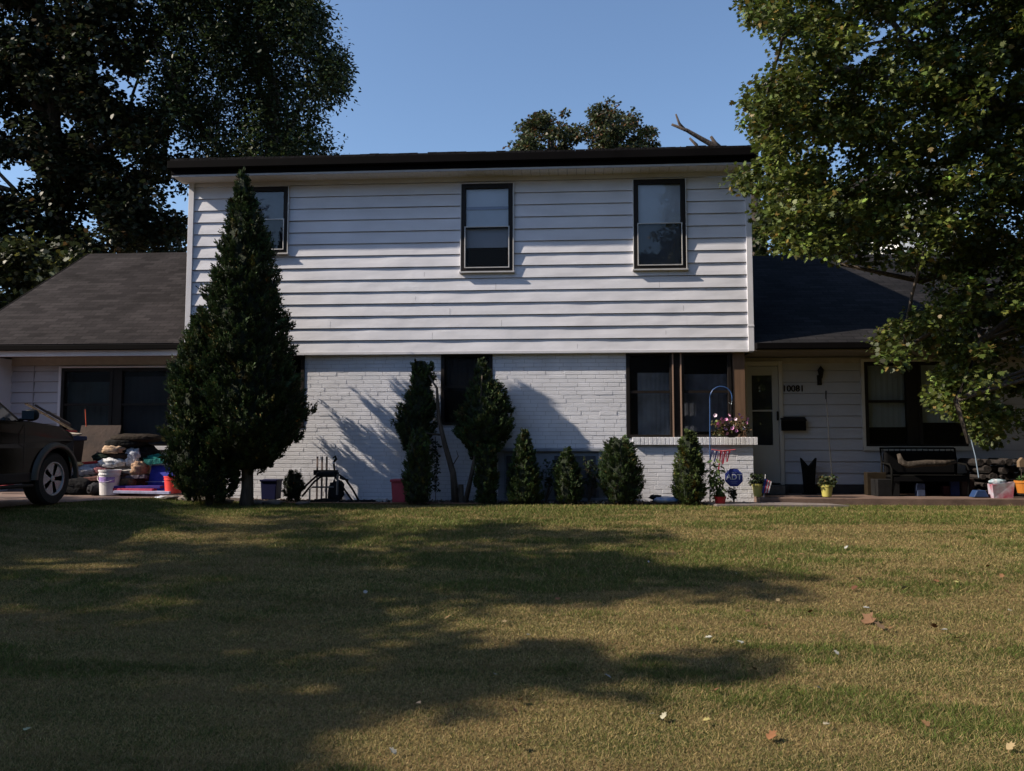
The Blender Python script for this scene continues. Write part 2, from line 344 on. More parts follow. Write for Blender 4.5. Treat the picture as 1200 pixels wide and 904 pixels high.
bb = n.new('ShaderNodeBump'); bb.inputs['Distance'].default_value = .03; l.new(b.outputs[0], bb.inputs['Height']); l.new(bb.outputs[0], p.inputs['Normal'])
g = struct('ground', mb, lawn_m, smooth=True)
def sheet(name, poly, lift, m, sub=None, thick=0.0):
    """sheet on the terrain bounded by a ground outline"""
    mb = MB(); c = [sum(q[0] for q in poly)/len(poly), sum(q[1] for q in poly)/len(poly)]
    import bmesh
    bm = bmesh.new(); vs = [bm.verts.new((q[0], q[1], 0)) for q in poly]; bm.faces.new(vs); bmesh.ops.triangulate(bm, faces=bm.faces)
    for _ in range(sub or 3): bmesh.ops.subdivide_edges(bm, edges=bm.edges, cuts=1, use_grid_fill=True)
    bmesh.ops.triangulate(bm, faces=bm.faces)
    bm.verts.ensure_lookup_table()
    top = [(v.co.x, v.co.y, float(gz(v.co.x, v.co.y))+lift) for v in bm.verts]; k = len(top)
    mb.add(top, [tuple(v.index for v in f.verts) for f in bm.faces])
    if thick:
        for e in bm.edges:
            if len(e.link_faces) == 1:
                i, j = e.verts[0].index, e.verts[1].index; a, b_ = top[i], top[j]
                mb.add([a, b_, (b_[0], b_[1], b_[2]-thick), (a[0], a[1], a[2]-thick)], [(0, 1, 2, 3)])
    bm.free(); return struct(name, mb, m)
DRV = [(-24, 1.0), (-6.15, 1.0), (-6.15, -.35), (-6.6, -.75), (-7.2, -1.3), (-7.9, -2.1), (-8.5, -3.2), (-8.8, -4.5), (-8.9, -30), (-24, -30)]
sheet('driveway', DRV, .004, drive_mat, 4)
sheet('garden_bed', [(-6.1, -.62), (3.0, -.50), (3.0, .02), (-6.1, .02)], .004, mulch, 4)
WALK = [(2.2, -.55), (2.35, -.95), (4.35, -1.0), (4.15, -.6), (3.6, -.42), (2.4, -.42)]
sheet('walkway', WALK, .03, path_mat, 3, .06)
sheet('edging_strip', [(-4.6, -.78), (-1.3, -.80), (-1.2, -.63), (-4.6, -.61)], .012, soil, 3)
mb = MB(); mb.box(3.135, 14, -.40, .86, -.1, .15); struct('porch_floor', mb, concrete, bevel=.012)

# grass blades
def grass(n, name):
    D = 3.0 + 12.5*rng.random(n)**1.25; u = (rng.random(n)*2-1)*.80
    s_, c_ = sin(PS), cos(PS)
    x = CX + D*(u*c_-s_); y = CY + D*(u*s_+c_)
    keep = (y < -.60) & ~((x < np.interp(y, [-30, -4.5, -3.2, -2.1, -1.3, -.75, -.35], [-8.9, -8.8, -8.5, -7.9, -7.2, -6.6, -6.15])))
    wk = np.array([inpoly((a, b), WALK) if (b > -1.05 and a > 2.1) else False for a, b in zip(x, y)])
    keep &= ~wk & ~((y > -.81) & (x > -4.6) & (x < -1.25)); x = x[keep]; y = y[keep]; D = D[keep]; n = len(x)
    # patches of green and dry turf, drawn out along the mowing direction
    def nz(sx, sy, sd, oc=4):
        v = np.zeros(n); a = 1
        for o in range(oc):
            f = 1.9**o
            # value noise
            X = x*sx*f+sd*3.1+o*17; Y_ = y*sy*f+sd*1.7+o*9; xi = np.floor(X); yi = np.floor(Y_); fx = X-xi; fy = Y_-yi; fx = fx*fx*(3-2*fx); fy = fy*fy*(3-2*fy)
            h = lambda i, j: np.modf(np.abs(np.sin(i*127.1+j*311.7+sd*7)*43758.5453))[0]
            v += a*((h(xi, yi)*(1-fx)+h(xi+1, yi)*fx)*(1-fy)+(h(xi, yi+1)*(1-fx)+h(xi+1, yi+1)*fx)*fy); a *= .55
        return v/sum(.55**o for o in range(oc))
    k = nz(.5, 1.5, 1.0) + .6*(nz(3.5, 5, 2.0)-.5) + .55*(nz(.22, 3.6, 4.0)-.5)
    k = k + .20*ss((y+3.4)/2.2) - .07
    gr = ss((k-.36)/.27)
    g1 = np.array([.072, .095, .020]); d1 = np.array([.235, .180, .080])
    pick = rng.random(n) < (.18+.60*gr)
    cl = 1.22*np.where(pick[:, None], g1[None, :], d1[None, :])*np.exp(rng.normal(0, .24, (n, 1)))*(1+rng.normal(0, .05, (n, 3)))*(1+.5*(nz(.35, 4.2, 6.0)-.5))[:, None]
    h = (.014+.019*rng.random(n))*(.75+.6*gr)*(1+.6*(rng.random(n) < .02)); wd = .0010+.00036*D
    z = gz(x, y)-.014
    Cn = np.stack([x, y, z], 1); A = np.stack([rng.normal(0, .75, n), rng.normal(0, .75, n), .45+.5*rng.random(n)], 1)
    B = rng.normal(0, 1, (n, 3)); B[:, 2] *= .2
    return cards(name, leafmat_g, None, Cn, A, B, h*1.35, wd, np.clip(cl, .005, .6), [(0, -.5), (.6, -.35), (1, 0), (.6, .35), (0, .5)])
leafmat_g = mat('grass_blade', attr=True, r=.7, trans=.25, spec=.2)
tag(grass(1300000, 'grass'), 'mown lawn of short patchy green and straw coloured grass', 'grass', kind='stuff')

# ------------------------------------------------ the house
house = thing('house', 'white two storey house with lapped siding above painted brick and low wings at both sides', 'house', (-1.8, 0, 0))
def boards(mb, x0, x1, z0, z1, Y, pitch, lip, holes=(), wav=.003, seams=()):
    zs = []; z = z0
    while z < z1-.01: zs.append(z); z += pitch
    seg = .12
    gap = .007
    for i, za in enumerate(zs):
        zb = min(za+pitch, z1)
        bp = sorted(set([x0, x1]+[h[k] for h in holes for k in (0, 1) if x0 < h[k] < x1]))
        for xa, xb in zip(bp, bp[1:]):
            ivs = [(za, zb)]
            for h in holes:
                if h[0] < (xa+xb)/2 < h[1]:
                    nv = []
                    for (p, q) in ivs:
                        if h[3] <= p or h[2] >= q: nv.append((p, q)); continue
                        if p < h[2]: nv.append((p, h[2]))
                        if q > h[3]: nv.append((h[3], q))
                    ivs = nv
            for (p, q) in ivs:
                k = max(1, int((xb-xa)/seg)); vs = []; sj = rnd.uniform(x0+.5, x1-.5)
                for j in range(k+1):
                    x = xa+(xb-xa)*j/k
                    wv = wav*(mnoise.noise(Vector((x*1.1, i*3.7, .5)))*1.5+mnoise.noise(Vector((x*4.5, i*5.1, 1.5)))*.6)
                    edge = .0015 if x > sj else 0
                    for t in (0, .33, .66, 1):
                        zz = p+(q-p-gap)*t; f = 1-(zz-za)/pitch
                        bow = wav*1.2*mnoise.noise(Vector((x*2.2, i*2.1, 7+t)))*sin(pi*t)
                        vs.append((x, Y-lip*f-(wv*f)-bow-edge*f, zz))
                    vs.append((x, Y+.02, p+.001))
                fs = []
                for j in range(k):
                    for t in range(3): fs.append((j*5+t, (j+1)*5+t, (j+1)*5+t+1, j*5+t+1))
                    fs.append((j*5, j*5+4, (j+1)*5+4, (j+1)*5))
                mb.add(vs, fs)
                for sx in seams:
                    pass
XL, XR = -6.70, 3.165
UB, UT = 2.59, 5.68
W1 = (-5.87, -4.885, 4.378, 5.575); W2 = (-1.80, -.90, 4.0, 5.545); W3 = (1.178, 2.058, 4.0, 5.56)
mb = MB(); boards(mb, XL+.09, XR-.09, UB+.02, UT, -.074, .2135, .024, [W1, W2, W3], wav=.0048)
mb.build('upper_wall', white_siding, house, smooth=False)
for row, xs in enumerate([[-3.6, .2], [-2.3, 1.7], [-4.1, -1.1], [-2.0, 2.0], [-2.6, .4], [-1.2, 1.6], [-2.45, 1.75]]):
    for x in xs:
        z = UB+.02+row*.2135; mb = MB(); mb.add([(x, -.0985, z+.004), (x+.004, -.0985, z+.004), (x+.004, -.088, z+.12), (x, -.088, z+.12)], [(0, 1, 2, 3)]); mb.build('siding_seam', mat('seam_gap', (.22, .22, .24), .9), house)
mb = MB(); mb.box(XL, XR, .26, 8, UB+.05, UT-.01); mb.box(XL, XL+.02, .021, .26, UB+.05, UT-.01); mb.box(XR-.02, XR, .021, .26, UB+.05, UT-.01); mb.box(XL+.02, XR-.02, .001, .26, UB-.0, UB+.05); mb.build('upper_core', mat('inner_wall', (.3, .3, .3), .9), house)
tz = MB(); tz.box(XL-.003, XL+.095, -.118, .02, UB-.01, UT-.004); tz.build('corner_trim', trim_white, house, bevel=.004)
tz = MB(); tz.box(XR-.095, XR+.003, -.118, .02, UB-.01, UT-.004); tz.box(XR-.10, XR+.008, -.124, .02, 2.99, 3.02); tz.build('corner_trim', trim_white, house, bevel=.004)
tz = MB(); tz.box(XL+.01, XR-.01, -.105, .0, UB-.022, UB+.028); tz.build('bottom_trim', trim_white, house, bevel=.004)
# upper roof, soffit, fascia, gutter
RX0, RX1 = -6.86, 3.20
mb = MB()
sl_ = .25
mb.prism([(-.50, 5.925), (-.47, 5.955), (4.0, 5.955+sl_*4.47), (8.5, 5.955), (8.5, 5.90), (4.0, 5.90+sl_*4.47), (-.47, 5.90)], RX0, RX1, axis='x')
mb.build('roof', mat('roof_edge_shingles', (.012, .011, .012), .95, var=.4, vs=12, bump=.6, bs=30, spec=.1), house)
mb = MB(); nn = 60
for j in range(nn):   # uneven first course of shingles
    x = RX0 + (RX1-RX0)*j/nn; h = rnd.uniform(0, .018); mb.box(x, x+(RX1-RX0)/nn-.004, -.515, -.2, 5.945, 5.972+h)
mb.build('shingle_course', MATS['roof_edge_shingles'], house)
mb = MB(); mb.box(RX0-.02, RX1, -.575, -.485, 5.79, 5.925); mb.box(RX0+.01, RX1-.01, -.49, -.46, 5.70, 5.93); mb.build('gutter', gutter_mat, house, bevel=.008)
mb = MB(); mb.box(RX0+.02, RX1-.02, -.478, -.452, 5.664, 5.705); mb.build('fascia', mat('grey_fascia', (.36, .36, .38), .6, var=.1), house)
mb = MB(); nn = 64
for j in range(nn):
    x = RX0+.03 + (RX1-RX0-.06)*j/nn; mb.box(x, x+(RX1-RX0-.06)/nn-.006, -.452, -.07, 5.672, 5.69)
mb.build('soffit', soffit_mat, house)
mb = MB(); mb.box(RX0+.03, RX1-.03, -.45, -.0, 5.692, 5.72); mb.build('soffit_backing', interior_mat, house)
def window(x0, x1, z0, z1, Y, kind='upper', mull=None, name='window', trim=None):
    t = .08 if kind == 'upper' else .062
    mb = MB()
    fr = bronze
    fy0 = Y-.045; fy1 = Y+.05
    secs = [(x0, x1)] if mull is None else [(x0, mull[0]), (mull[1], x1)]
    for a, b in secs:
        mb.box(a, a+t, fy0, fy1, z0, z1); mb.box(b-t, b, fy0, fy1, z0, z1); mb.box(a+t, b-t, fy0, fy1, z1-t, z1); mb.box(a+t, b-t, fy0, fy1, z0, z0+t*.7)
    if mull: mb.box(mull[0]-.001, mull[1]+.001, fy0+.01, fy1, z0, z1)
    wn = mb.build(name, fr, house, bevel=.005)
    if trim:
        e = MB(); q = .016; e.box(x0-q, x0-.001, Y-.05, Y+.02, z0-q, z1+q); e.box(x1+.001, x1+q, Y-.05, Y+.02, z0-q, z1+q); e.box(x0-.001, x1+.001, Y-.05, Y+.02, z1+.001, z1+q); e.box(x0-.03, x1+.03, Y-.075, Y+.02, z0-.03, z0-.004)
        e.build('trim', steel_edge, wn, bevel=.003)
    for a, b in secs:
        zm = z0+(z1-z0)*(.51 if kind == 'upper' else .53)
        if kind == 'upper':
            e = MB(); s = .016; a1, b1, zb, zt = a+t-.02, b-t+.02, z0+t*.7+.0, zm
            e.box(a1, a1+s, Y-.058, Y-.03, zb, zt); e.box(b1-s, b1, Y-.058, Y-.03, zb, zt); e.box(a1+s, b1-s, Y-.058, Y-.03, zt-s, zt); e.box(a1+s, b1-s, Y-.058, Y-.03, zb, zb+s)
            e.build('storm_sash', steel_edge, wn, bevel=.002)
            e = MB(); e.box(a+t, b-t, Y-.02, Y+.02, zm-.03, zm+.005); e.build('meeting_rail', fr, wn)
            e = MB(); e.add([(a+t, Y-.004, zm), (b-t, Y-.004, zm), (b-t, Y-.004, z1-t), (a+t, Y-.004, z1-t)], [(0, 1, 2, 3)]); e.build('pane', glass, wn)
            e = MB(); e.add([(a1+s, Y-.04, zb+s), (b1-s, Y-.04, zb+s), (b1-s, Y-.04, zt-s), (a1+s, Y-.04, zt-s)], [(0, 1, 2, 3)]); e.build('pane', dark_screen if z0 < 4.1 and x0 < 0 else screen_glass, wn)
        else:
            e = MB(); e.box(a+t, b-t, Y-.03, Y+.02, zm-.022, zm+.022); e.build('meeting_rail', fr, wn)
            e = MB(); e.add([(a+t, Y-.012, z0), (b-t, Y-.012, z0), (b-t, Y-.012, z1-t), (a+t, Y-.012, z1-t)], [(0, 1, 2, 3)]); e.build('pane', dark_screen, wn)
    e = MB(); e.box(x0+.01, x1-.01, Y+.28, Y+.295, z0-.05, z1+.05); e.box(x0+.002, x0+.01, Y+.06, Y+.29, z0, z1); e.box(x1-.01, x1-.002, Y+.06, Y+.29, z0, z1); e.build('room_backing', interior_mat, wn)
    return wn
def curtain(wn, x0, x1, z0, z1, Y, m, name='blind'):
    mb = MB(); k = 24; vs = []
    for j in range(k+1):
        x = x0+(x1-x0)*j/k
        for z in (z0, z1): vs.append((x, Y+(.004*sin(j*1.9) if m.name not in ('window_blind', 'pale_blind') else 0), z))
    mb.add(vs, [(2*j, 2*j+2, 2*j+3, 2*j+1) for j in range(k)]); return mb.build(name, m, wn)
w1 = window(*W1, -.085, trim=True); curtain(w1, W1[0]+.06, W1[1]-.06, W1[2]+.1, W1[3]-.05, -.05, mat('pale_blind', (.16, .165, .19), .8, var=.1))
w2 = window(*W2, -.085, trim=True); curtain(w2, W2[0]+.06, W2[1]-.06, W2[2]+.43, W2[3]-.05, -.05, blind_mat)
mb = MB(); mb.box(W2[0]+.07, W2[1]-.07, -.075, -.06, 5.10, 5.15); mb.build('sash_bar', mat('bluish_bar', (.20, .22, .34), .6), w2)
w3 = window(*W3, -.085, trim=True); curtain(w3, W3[0]+.06, W3[1]-.06, W3[2]+.06, W3[3]-.05, -.05, blind_mat)
for wn_, l_ in ((w1, 'upper window half hidden by the tall evergreen'), (w2, 'upper window with a half lowered pale blind'), (w3, 'upper window at the right end with blind fully down')): wn_['label'] = l_
# brick wall
BX0, BX1 = -6.66, 3.14
LWN = (-5.75, -4.57, 1.30, 2.59); MWN = (-2.157, -1.262, 1.35, 2.59); RWN = (1.03, 2.82, 1.135, 2.59)
PNL = (-1.16, .66, .08, .90)
def bricks(mb, mm, x0, x1, z0, z1, Y, holes, row=.0695, ln=.305, dep=.05, axis='x', seed=1):
    r_ = random.Random(seed); i = 0; z = z0
    while z < z1-.01:
        zt = min(z+row, z1); x = x0 - (ln/2 if i % 2 else 0) - (0.08 if i % 3 else 0)
        while x < x1:
            a, b = max(x, x0)+.0, min(x+ln, x1); x += ln*(r_.choice((1, 1, 1, .66)))
            b = min(b, x)
            if b-a < .02: continue
            for h in holes:
                if z < h[3]-.01 and zt > h[2]+.01:
                    if a >= h[0]-.001 and b <= h[1]+.001: a = b; break
                    if a < h[0] < b: b = h[0]
                    elif a < h[1] < b: a = h[1]
            if b-a < .015: continue
            y = Y + r_.uniform(-.0022, .0022) - (.003 if r_.random() < .06 else 0); g = .0035
            if axis == 'x': mb.box(a+g, b-g, y, y+dep, z+g, zt-g)
            else: mb.box(y, y+dep, a+g, b-g, z+g, zt-g)
        z = zt; i += 1
mb = MB(); bricks(mb, None, BX0, BX1, -.02, 2.575, 0, [LWN, MWN, RWN, PNL, (RWN[1]-.05, 3.2, 1.0, 2.6), (1.0, 3.2, .99, 1.14)])
mb.build('brick_wall', brick_white, house, bevel=.003, bseg=1)
mb = MB(); hs = [LWN, MWN, RWN, PNL]
for (a, b, c, d) in ((BX0, LWN[0], -.1, 2.58), (LWN[0], LWN[1], -.1, LWN[2]), (LWN[1], MWN[0], -.1, 2.58), (MWN[0], MWN[1], -.1, MWN[2]), (MWN[1], PNL[0], -.1, 2.58), (PNL[0], PNL[1], PNL[3], 2.58), (PNL[0], PNL[1], -.1, PNL[2]), (PNL[1], RWN[0], -.1, 2.58), (RWN[0], 3.136, -.1, 1.12)):
    mb.box(a, b, .004, .25, c, d)
mb.build('mortar', mortar_white, house)
mb = MB(); x = 1.12
while x < 3.16:
    mb.box(x+.003, x+.066, -.062-rnd.uniform(0, .004), .32, 1.005, 1.135); x += .0695
mb.box(1.125, 3.155, -.05, .3, 1.01, 1.128); mb.build('brick_sill', brick_white, house, bevel=.005)
mb = MB(); bricks(mb, None, .06, .86, -.02, 1.0, 3.09, [], axis='y', seed=4); mb.build('low_wall_return', brick_white, house, bevel=.003, bseg=1)
wl = window(*LWN, .03, 'low'); wm = window(*MWN, .03, 'low'); wr = window(RWN[0], 2.80, RWN[2], RWN[3], .03, 'low', mull=(1.83, 1.945))
wl['label'] = 'dark lower window behind the tall evergreen'; wm['label'] = 'dark lower window behind the rounded shrub'; wr['label'] = 'wide dark double window above the brick sill'
curtain(wl, LWN[0]+.06, LWN[1]-.06, LWN[2], LWN[3]-.3, .2, mat('dark_cloth', (.03, .03, .035), 1)); curtain(wm, MWN[0]+.06, MWN[1]-.06, MWN[2]+.6, MWN[3]-.1, .2, MATS['dark_cloth'])
curtain(wr, 1.24, 1.80, RWN[2], 2.25, .2, mat('grey_drape', (.42, .42, .43), .9, var=.4, vs=3)); curtain(wr, 2.0, 2.76, RWN[2]+.1, 2.22, .2, mat('slate_drape', (.22, .23, .27), .9, var=.4, vs=3))
mb = MB()
for x in (1.817, 1.952): mb.box(x-.011, x+.011, -.032, .0, RWN[2], 2.33+.25)
mb.build('window_edge_strip', mat('brown_strip', (.30, .20, .15), .5), wr)
mb = MB(); mb.box(2.825, 3.03, -.0, .20, 1.135, 2.585); mb.build('porch_post', mat('brown_post', (.13, .075, .045), .6, var=.25, vs=5, stretch=(4, 4, .4)), house, bevel=.006)
mb = MB(); mb.box(-1.16, .66, -.05, .06, .895, .945); mb.box(-1.16, -1.05, -.02, .03, .08, .895); mb.box(.55, .66, -.02, .03, .08, .895); mb.box(-1.05, .55, .015, .04, .08, .895); mb.box(-1.2, .7, -.10, .03, .02, .10)
mb.build('access_panel', mat('grey_panel', (.22, .24, .28), .7, var=.25, vs=3), house, bevel=.006)
for a_, b_ in ((-1.02, -.66), (-.2, .5)):
    mb = MB(); mb.box(a_, b_, -.012, .014, .14, .82); mb.build('panel_inset', mat('dark_panel', (.05, .055, .065), .7, var=.3), house, bevel=.004)
mb = MB(); mb.box(-2.95, -2.62, -.16, -.0, 1.335, 1.36); mb.build('shelf_bracket', bronze, house)
# ---- right wing
RW1 = 11.5; DY = .9
DR = (3.25, 3.80, .30, 2.44)
RGW = (5.30, 7.05, .98, 2.48)
mb = MB(); boards(mb, 3.86, RW1, .31, 2.47, DY, .202, .026, [RGW], wav=.002); boards(mb, 3.13, 3.2, .31, 2.47, DY, .202, .018, wav=0)
mb.build('porch_wall', wing_siding, house)
mb = MB(); mb.box(3.13, RW1, DY-.02, DY+.02, 2.46, 2.56); mb.box(3.13, RW1, DY-.015, DY+.3, .0, .0); mb.build('frieze_board', mat('beige_trim', (.36, .32, .28), .7, var=.1), house)
mb = MB(); mb.box(3.13, RW1, DY-.05, DY+.3, .13, .305); mb.build('foundation', foundation_mat, house)
mb = MB(); mb.box(3.13, 5.29, DY+.03, DY+.3, .3, 2.6); mb.box(5.29, 7.06, DY+.03, DY+.3, .3, .97); mb.box(5.29, 7.06, DY+.03, DY+.3, 2.49, 2.6); mb.box(7.06, RW1, DY+.03, DY+.3, .3, 2.6); mb.build('wing_core', MATS['inner_wall'], house)
mb = MB(); mb.box(3.19, 14.0, -.12, DY+.1, 2.585, 2.60); mb.build('soffit', mat('brown_soffit', (.20, .17, .14), .8, var=.15, vs=3), house)
def wing_roof(x0, x1, y0, z0, y1, z1, m, lab):
    mb = MB(); th_ = .10
    mb.prism([(y0, z0), (y1, z1), (2*y1-y0, z0), (2*y1-y0, z0-th_), (y1, z1-th_), (y0, z0-th_)], x0, x1, axis='x')
    o = mb.build('roof', m, house); o['label'] = lab; return o
wing_roof(3.175, 12.6, -.14, 2.70, 4.5, 5.26, roof_r, 'charcoal shingled roof of the right wing')
mb = MB(); mb.box(3.18, 12.6, -.24, -.13, 2.60, 2.705); mb.build('gutter', gutter_mat, house, bevel=.01)
mb = MB(); mb.prism([(0, 2.6), (4.5, 5.16), (9, 2.6)], 12.2, 12.3, axis='x'); mb.build('gable_wall', wing_siding, house)
wq = window(*RGW, DY+.0, 'low', mull=(6.08, 6.22)); wq['label'] = 'porch double window with half lowered green grey blinds'
gb = mat('green_blind', (.60, .66, .64), .85, var=.1, vs=2); curtain(wq, 5.36, 6.06, 1.32, 2.46, DY+.1, gb); curtain(wq, 6.24, 7.0, 1.40, 2.46, DY+.1, gb)
mb = MB(); q = .055; a, b, c, d = RGW; mb.box(a-q, a-.001, DY-.05, DY+.03, c-q, d+q); mb.box(b+.001, b+q, DY-.05, DY+.03, c-q, d+q); mb.box(a-q, b+q, DY-.065, DY+.03, c-q-.02, c-.001); mb.box(a-.001, b+.001, DY-.05, DY+.03, d+.001, d+q); mb.build('trim', mat('cream_trim', (.50, .47, .43), .6), wq, bevel=.004)
# front door: storm door in a cream frame
mb = MB(); mb.box(3.19, 3.255, DY-.06, DY+.03, .30, 2.50); mb.box(3.80, 3.87, DY-.06, DY+.03, .30, 2.50); mb.box(3.255, 3.80, DY-.06, DY+.03, 2.42, 2.50)
dr = mb.build('door', MATS['cream_trim'], house, bevel=.005)
mb = MB(); dm = mat('door_paint', (.42, .42, .41), .5)
a, b = 3.26, 3.795
mb.box(a, a+.07, DY-.04, DY-.01, .33, 2.41); mb.box(b-.11, b, DY-.04, DY-.01, .33, 2.41); mb.box(a+.07, b-.11, DY-.04, DY-.01, 2.25, 2.41); mb.box(a+.07, b-.11, DY-.04, DY-.01, .33, 1.0); mb.box(a+.07, b-.11, DY-.04, DY-.015, 1.60, 1.63)
mb.build('storm_door', dm, dr, bevel=.003)
mb = MB(); mb.add([(a+.07, DY-.02, 1.0), (b-.11, DY-.02, 1.0), (b-.11, DY-.02, 2.25), (a+.07, DY-.02, 2.25)], [(0, 1, 2, 3)]); mb.build('pane', screen_glass, dr)
mb = MB(); mb.box(a, b, DY+.04, DY+.06, .3, 2.42); mb.build('inner_door', interior_mat, dr)
mb = MB(); mb.box(b-.045, b-.012, DY-.085, DY-.06, 1.44, 1.60); mb.box(b-.036, b-.02, DY-.065, DY-.04, 1.45, 1.47); mb.box(b-.036, b-.02, DY-.065, DY-.04, 1.57, 1.59); mb.build('handle', bronze, dr, bevel=.004)
mb = MB(); mb.box(3.15, 3.9, DY-.2, DY-.06, .15, .29); mb.build('door_step', foundation_mat, house, bevel=.01)
def text(s, size, depth, R, loc, m, name, parent):
    cu = bpy.data.curves.new('t', 'FONT'); cu.body = s; cu.size = size; cu.extrude = depth; cu.align_x = 'CENTER'; cu.align_y = 'CENTER'; cu.offset = .002
    o = bpy.data.objects.new('t', cu); col.objects.link(o); dg = bpy.context.evaluated_depsgraph_get(); dg.update()
    me = bpy.data.meshes.new_from_object(o.evaluated_get(dg)); bpy.data.objects.remove(o)
    M_ = Matrix.Translation(Vector(loc)-ORG[parent]) @ R.to_4x4(); me.transform(M_); me.materials.clear(); me.materials.append(m); me.name = name
    o = bpy.data.objects.new(name, me); col.objects.link(o); o.parent = parent; ORG[o] = ORG[parent]; return o
RF = Matrix(((1, 0, 0), (0, 0, -1), (0, 1, 0)))
p = V(929, 456, DY); text('10081', .155, .006, RF, (p.x, DY-.032, p.z), bronze, 'house_number', house)
# ---- left wing
LY = .8
LGW = (-9.50, -7.36, .985, 2.45)
mb = MB(); boards(mb, -10.50, -6.7, .20, 2.50, LY, .2, .026, [LGW], wav=.002); mb.build('garage_wall', wing_siding, house)
mb = MB(); mb.box(-10.06, -10.045, LY-.026, LY+.02, .2, 2.5); mb.build('siding_seam', MATS['seam_gap'], house)
mb = MB(); mb.box(-12.3, -9.51, LY+.03, LY+.3, .1, 2.75); mb.box(-9.51, -7.35, LY+.03, LY+.3, .1, .98); mb.box(-9.51, -7.35, LY+.03, LY+.3, 2.46, 2.75); mb.box(-7.35, -6.68, LY+.03, LY+.3, .1, 2.75); mb.build('wing_core', MATS['inner_wall'], house)
mb = MB(); mb.box(-12.3, -10.50, LY-.5, LY+.02, .1, 2.62); mb.build('pier', trim_white, house)
mb = MB(); mb.box(-10.5, -6.68, LY-.03, LY+.02, 2.50, 2.66); mb.build('frieze_board', MATS['beige_trim'], house)
mb = MB(); mb.box(-12.5, -6.68, .26, LY+.1, 2.665, 2.68); mb.build('soffit', MATS['brown_soffit'], house)
mb = MB(); mb.box(-12.5, -6.705, .22, .26, 2.615, 2.73); mb.build('fascia', trim_white, house, bevel=.006)
mb = MB(); mb.box(-12.5, -6.71, .13, .215, 2.72, 2.815); mb.build('gutter', gutter_mat, house, bevel=.01)
mb = MB(); mb.prism([(.19, 2.84), (4.5, 5.555), (8.8, 2.84), (8.8, 2.74), (4.5, 5.455), (.24, 2.74)], -11.35, -6.70, axis='x'); o_ = mb.build('roof', roof_l, house); o_['label'] = 'brown grey shingled roof of the left wing'
mb = MB(); mb.box(-11.38, -11.345, .2, .5, 2.7, 2.8); mb.prism([(.19, 2.845), (4.5, 5.562), (8.8, 2.845), (8.8, 2.72), (4.5, 5.44), (.24, 2.72)], -11.39, -11.352, axis='x'); mb.build('rake_board', gutter_mat, house)
wg = window(*LGW, LY, 'low', mull=(-8.49, -8.37)); wg['label'] = 'wide dark double window in the left wing'
curtain(wg, -9.5, -8.5, .95, 2.2, LY+.15, mat('teal_dim', (.075, .105, .105), .9, var=.3, vs=2)); curtain(wg, -8.42, -7.3, .95, 2.3, LY+.15, mat('slate_dim', (.055, .06, .072), .9, var=.3, vs=2))
mb = MB(); q = .055; a, b, c, d = LGW; mb.box(a-q, a-.001, LY-.05, LY+.03, c-q, d+q*.6); mb.box(b+.001, b+.09, LY-.05, LY+.03, c-q, d+q*.6); mb.box(a-.001, b+.001, LY-.05, LY+.03, d+.001, d+q*.6); mb.box(a-q, b+q, LY-.08, LY+.03, c-q-.02, c-.001, ); mb.build('trim', trim_white, wg, bevel=.004)
mb = MB(); mb.prism([(LY, 2.7), (4.5, 5.43), (8.2, 2.7)], -11.2, -11.1, axis='x'); mb.build('gable_wall', wing_siding, house)
# ------------------------------------------------ evergreens and shrubs along the wall
BEDG = 'evergreens planted along the front wall'
conifer('tall pointed evergreen rising past the upper left window', -1.28, [(197, 284, 287), (215, 277, 292), (240, 271, 302), (270, 264, 312), (300, 256, 320), (340, 245, 330), (380, 241, 338), (420, 237, 345), (450, 234, 352), (480, 232, 361), (500, 232, 360), (518, 238, 350), (535, 252, 326), (552, 268, 310)], 52000, depth=1.2, base=(.024, .040, .013), spray=.085, tr=.10, ztrunk=4.5, group=BEDG, core=.62)
conifer('shorter evergreen leaning against the left side of the tall one', -1.42, [(358, 236, 240), (380, 223, 250), (400, 214, 262), (425, 206, 270), (450, 198, 274), (480, 195, 276), (510, 195, 276), (540, 194, 278), (562, 200, 280), (582, 214, 274)], 28000, base=(.028, .045, .015), spray=.08, tr=.06, group=BEDG, core=.62, warm=(.16, .13, .04), wp=.04)
r_ = conifer('clipped evergreen with leaning bare trunk left of the middle window', -.40, [(420, 488, 496), (428, 480, 508), (443, 479, 511), (451, 484, 505), (462, 475, 511), (480, 465, 514), (498, 460, 512), (514, 463, 508), (527, 472, 498)], 9000, depth=.75, spray=.06, trunk=False, group=BEDG, lump=.2)
mb = MB(); mb.tube([V(534, 590, -.5), V(531, 555, -.5), V(521, 520, -.5), V(514, 490, -.52), V(512, 455, -.5), V(502, 440, -.52)], [.07, .055, .045, .035, .022, .012], 8); mb.tube([V(518, 510, -.5), V(500, 508, -.52), V(478, 505, -.55)], [.02, .014, .008], 6); mb.tube([V(529, 548, -.5), V(537, 535, -.56), V(535, 528, -.56)], [.012, .008, .004], 5); mb.build('trunk', bark, r_, smooth=True)
conifer('slim column evergreen beside the red tote', -.90, [(502, 489, 494), (512, 482, 500), (530, 474, 506), (560, 471, 507), (588, 475, 505)], 6500, spray=.055, group=BEDG, base=(.042, .062, .02))
r_ = conifer('broad rounded evergreen on a bare slanting trunk over the middle window', -.40, [(420, 562, 566), (432, 557, 572), (445, 552, 582), (455, 549, 592), (470, 545, 599), (485, 536, 605), (500, 528, 604), (512, 529, 597), (522, 542, 590), (538, 552, 580)], 15000, depth=.7, spray=.062, trunk=False, group=BEDG, lump=.2)
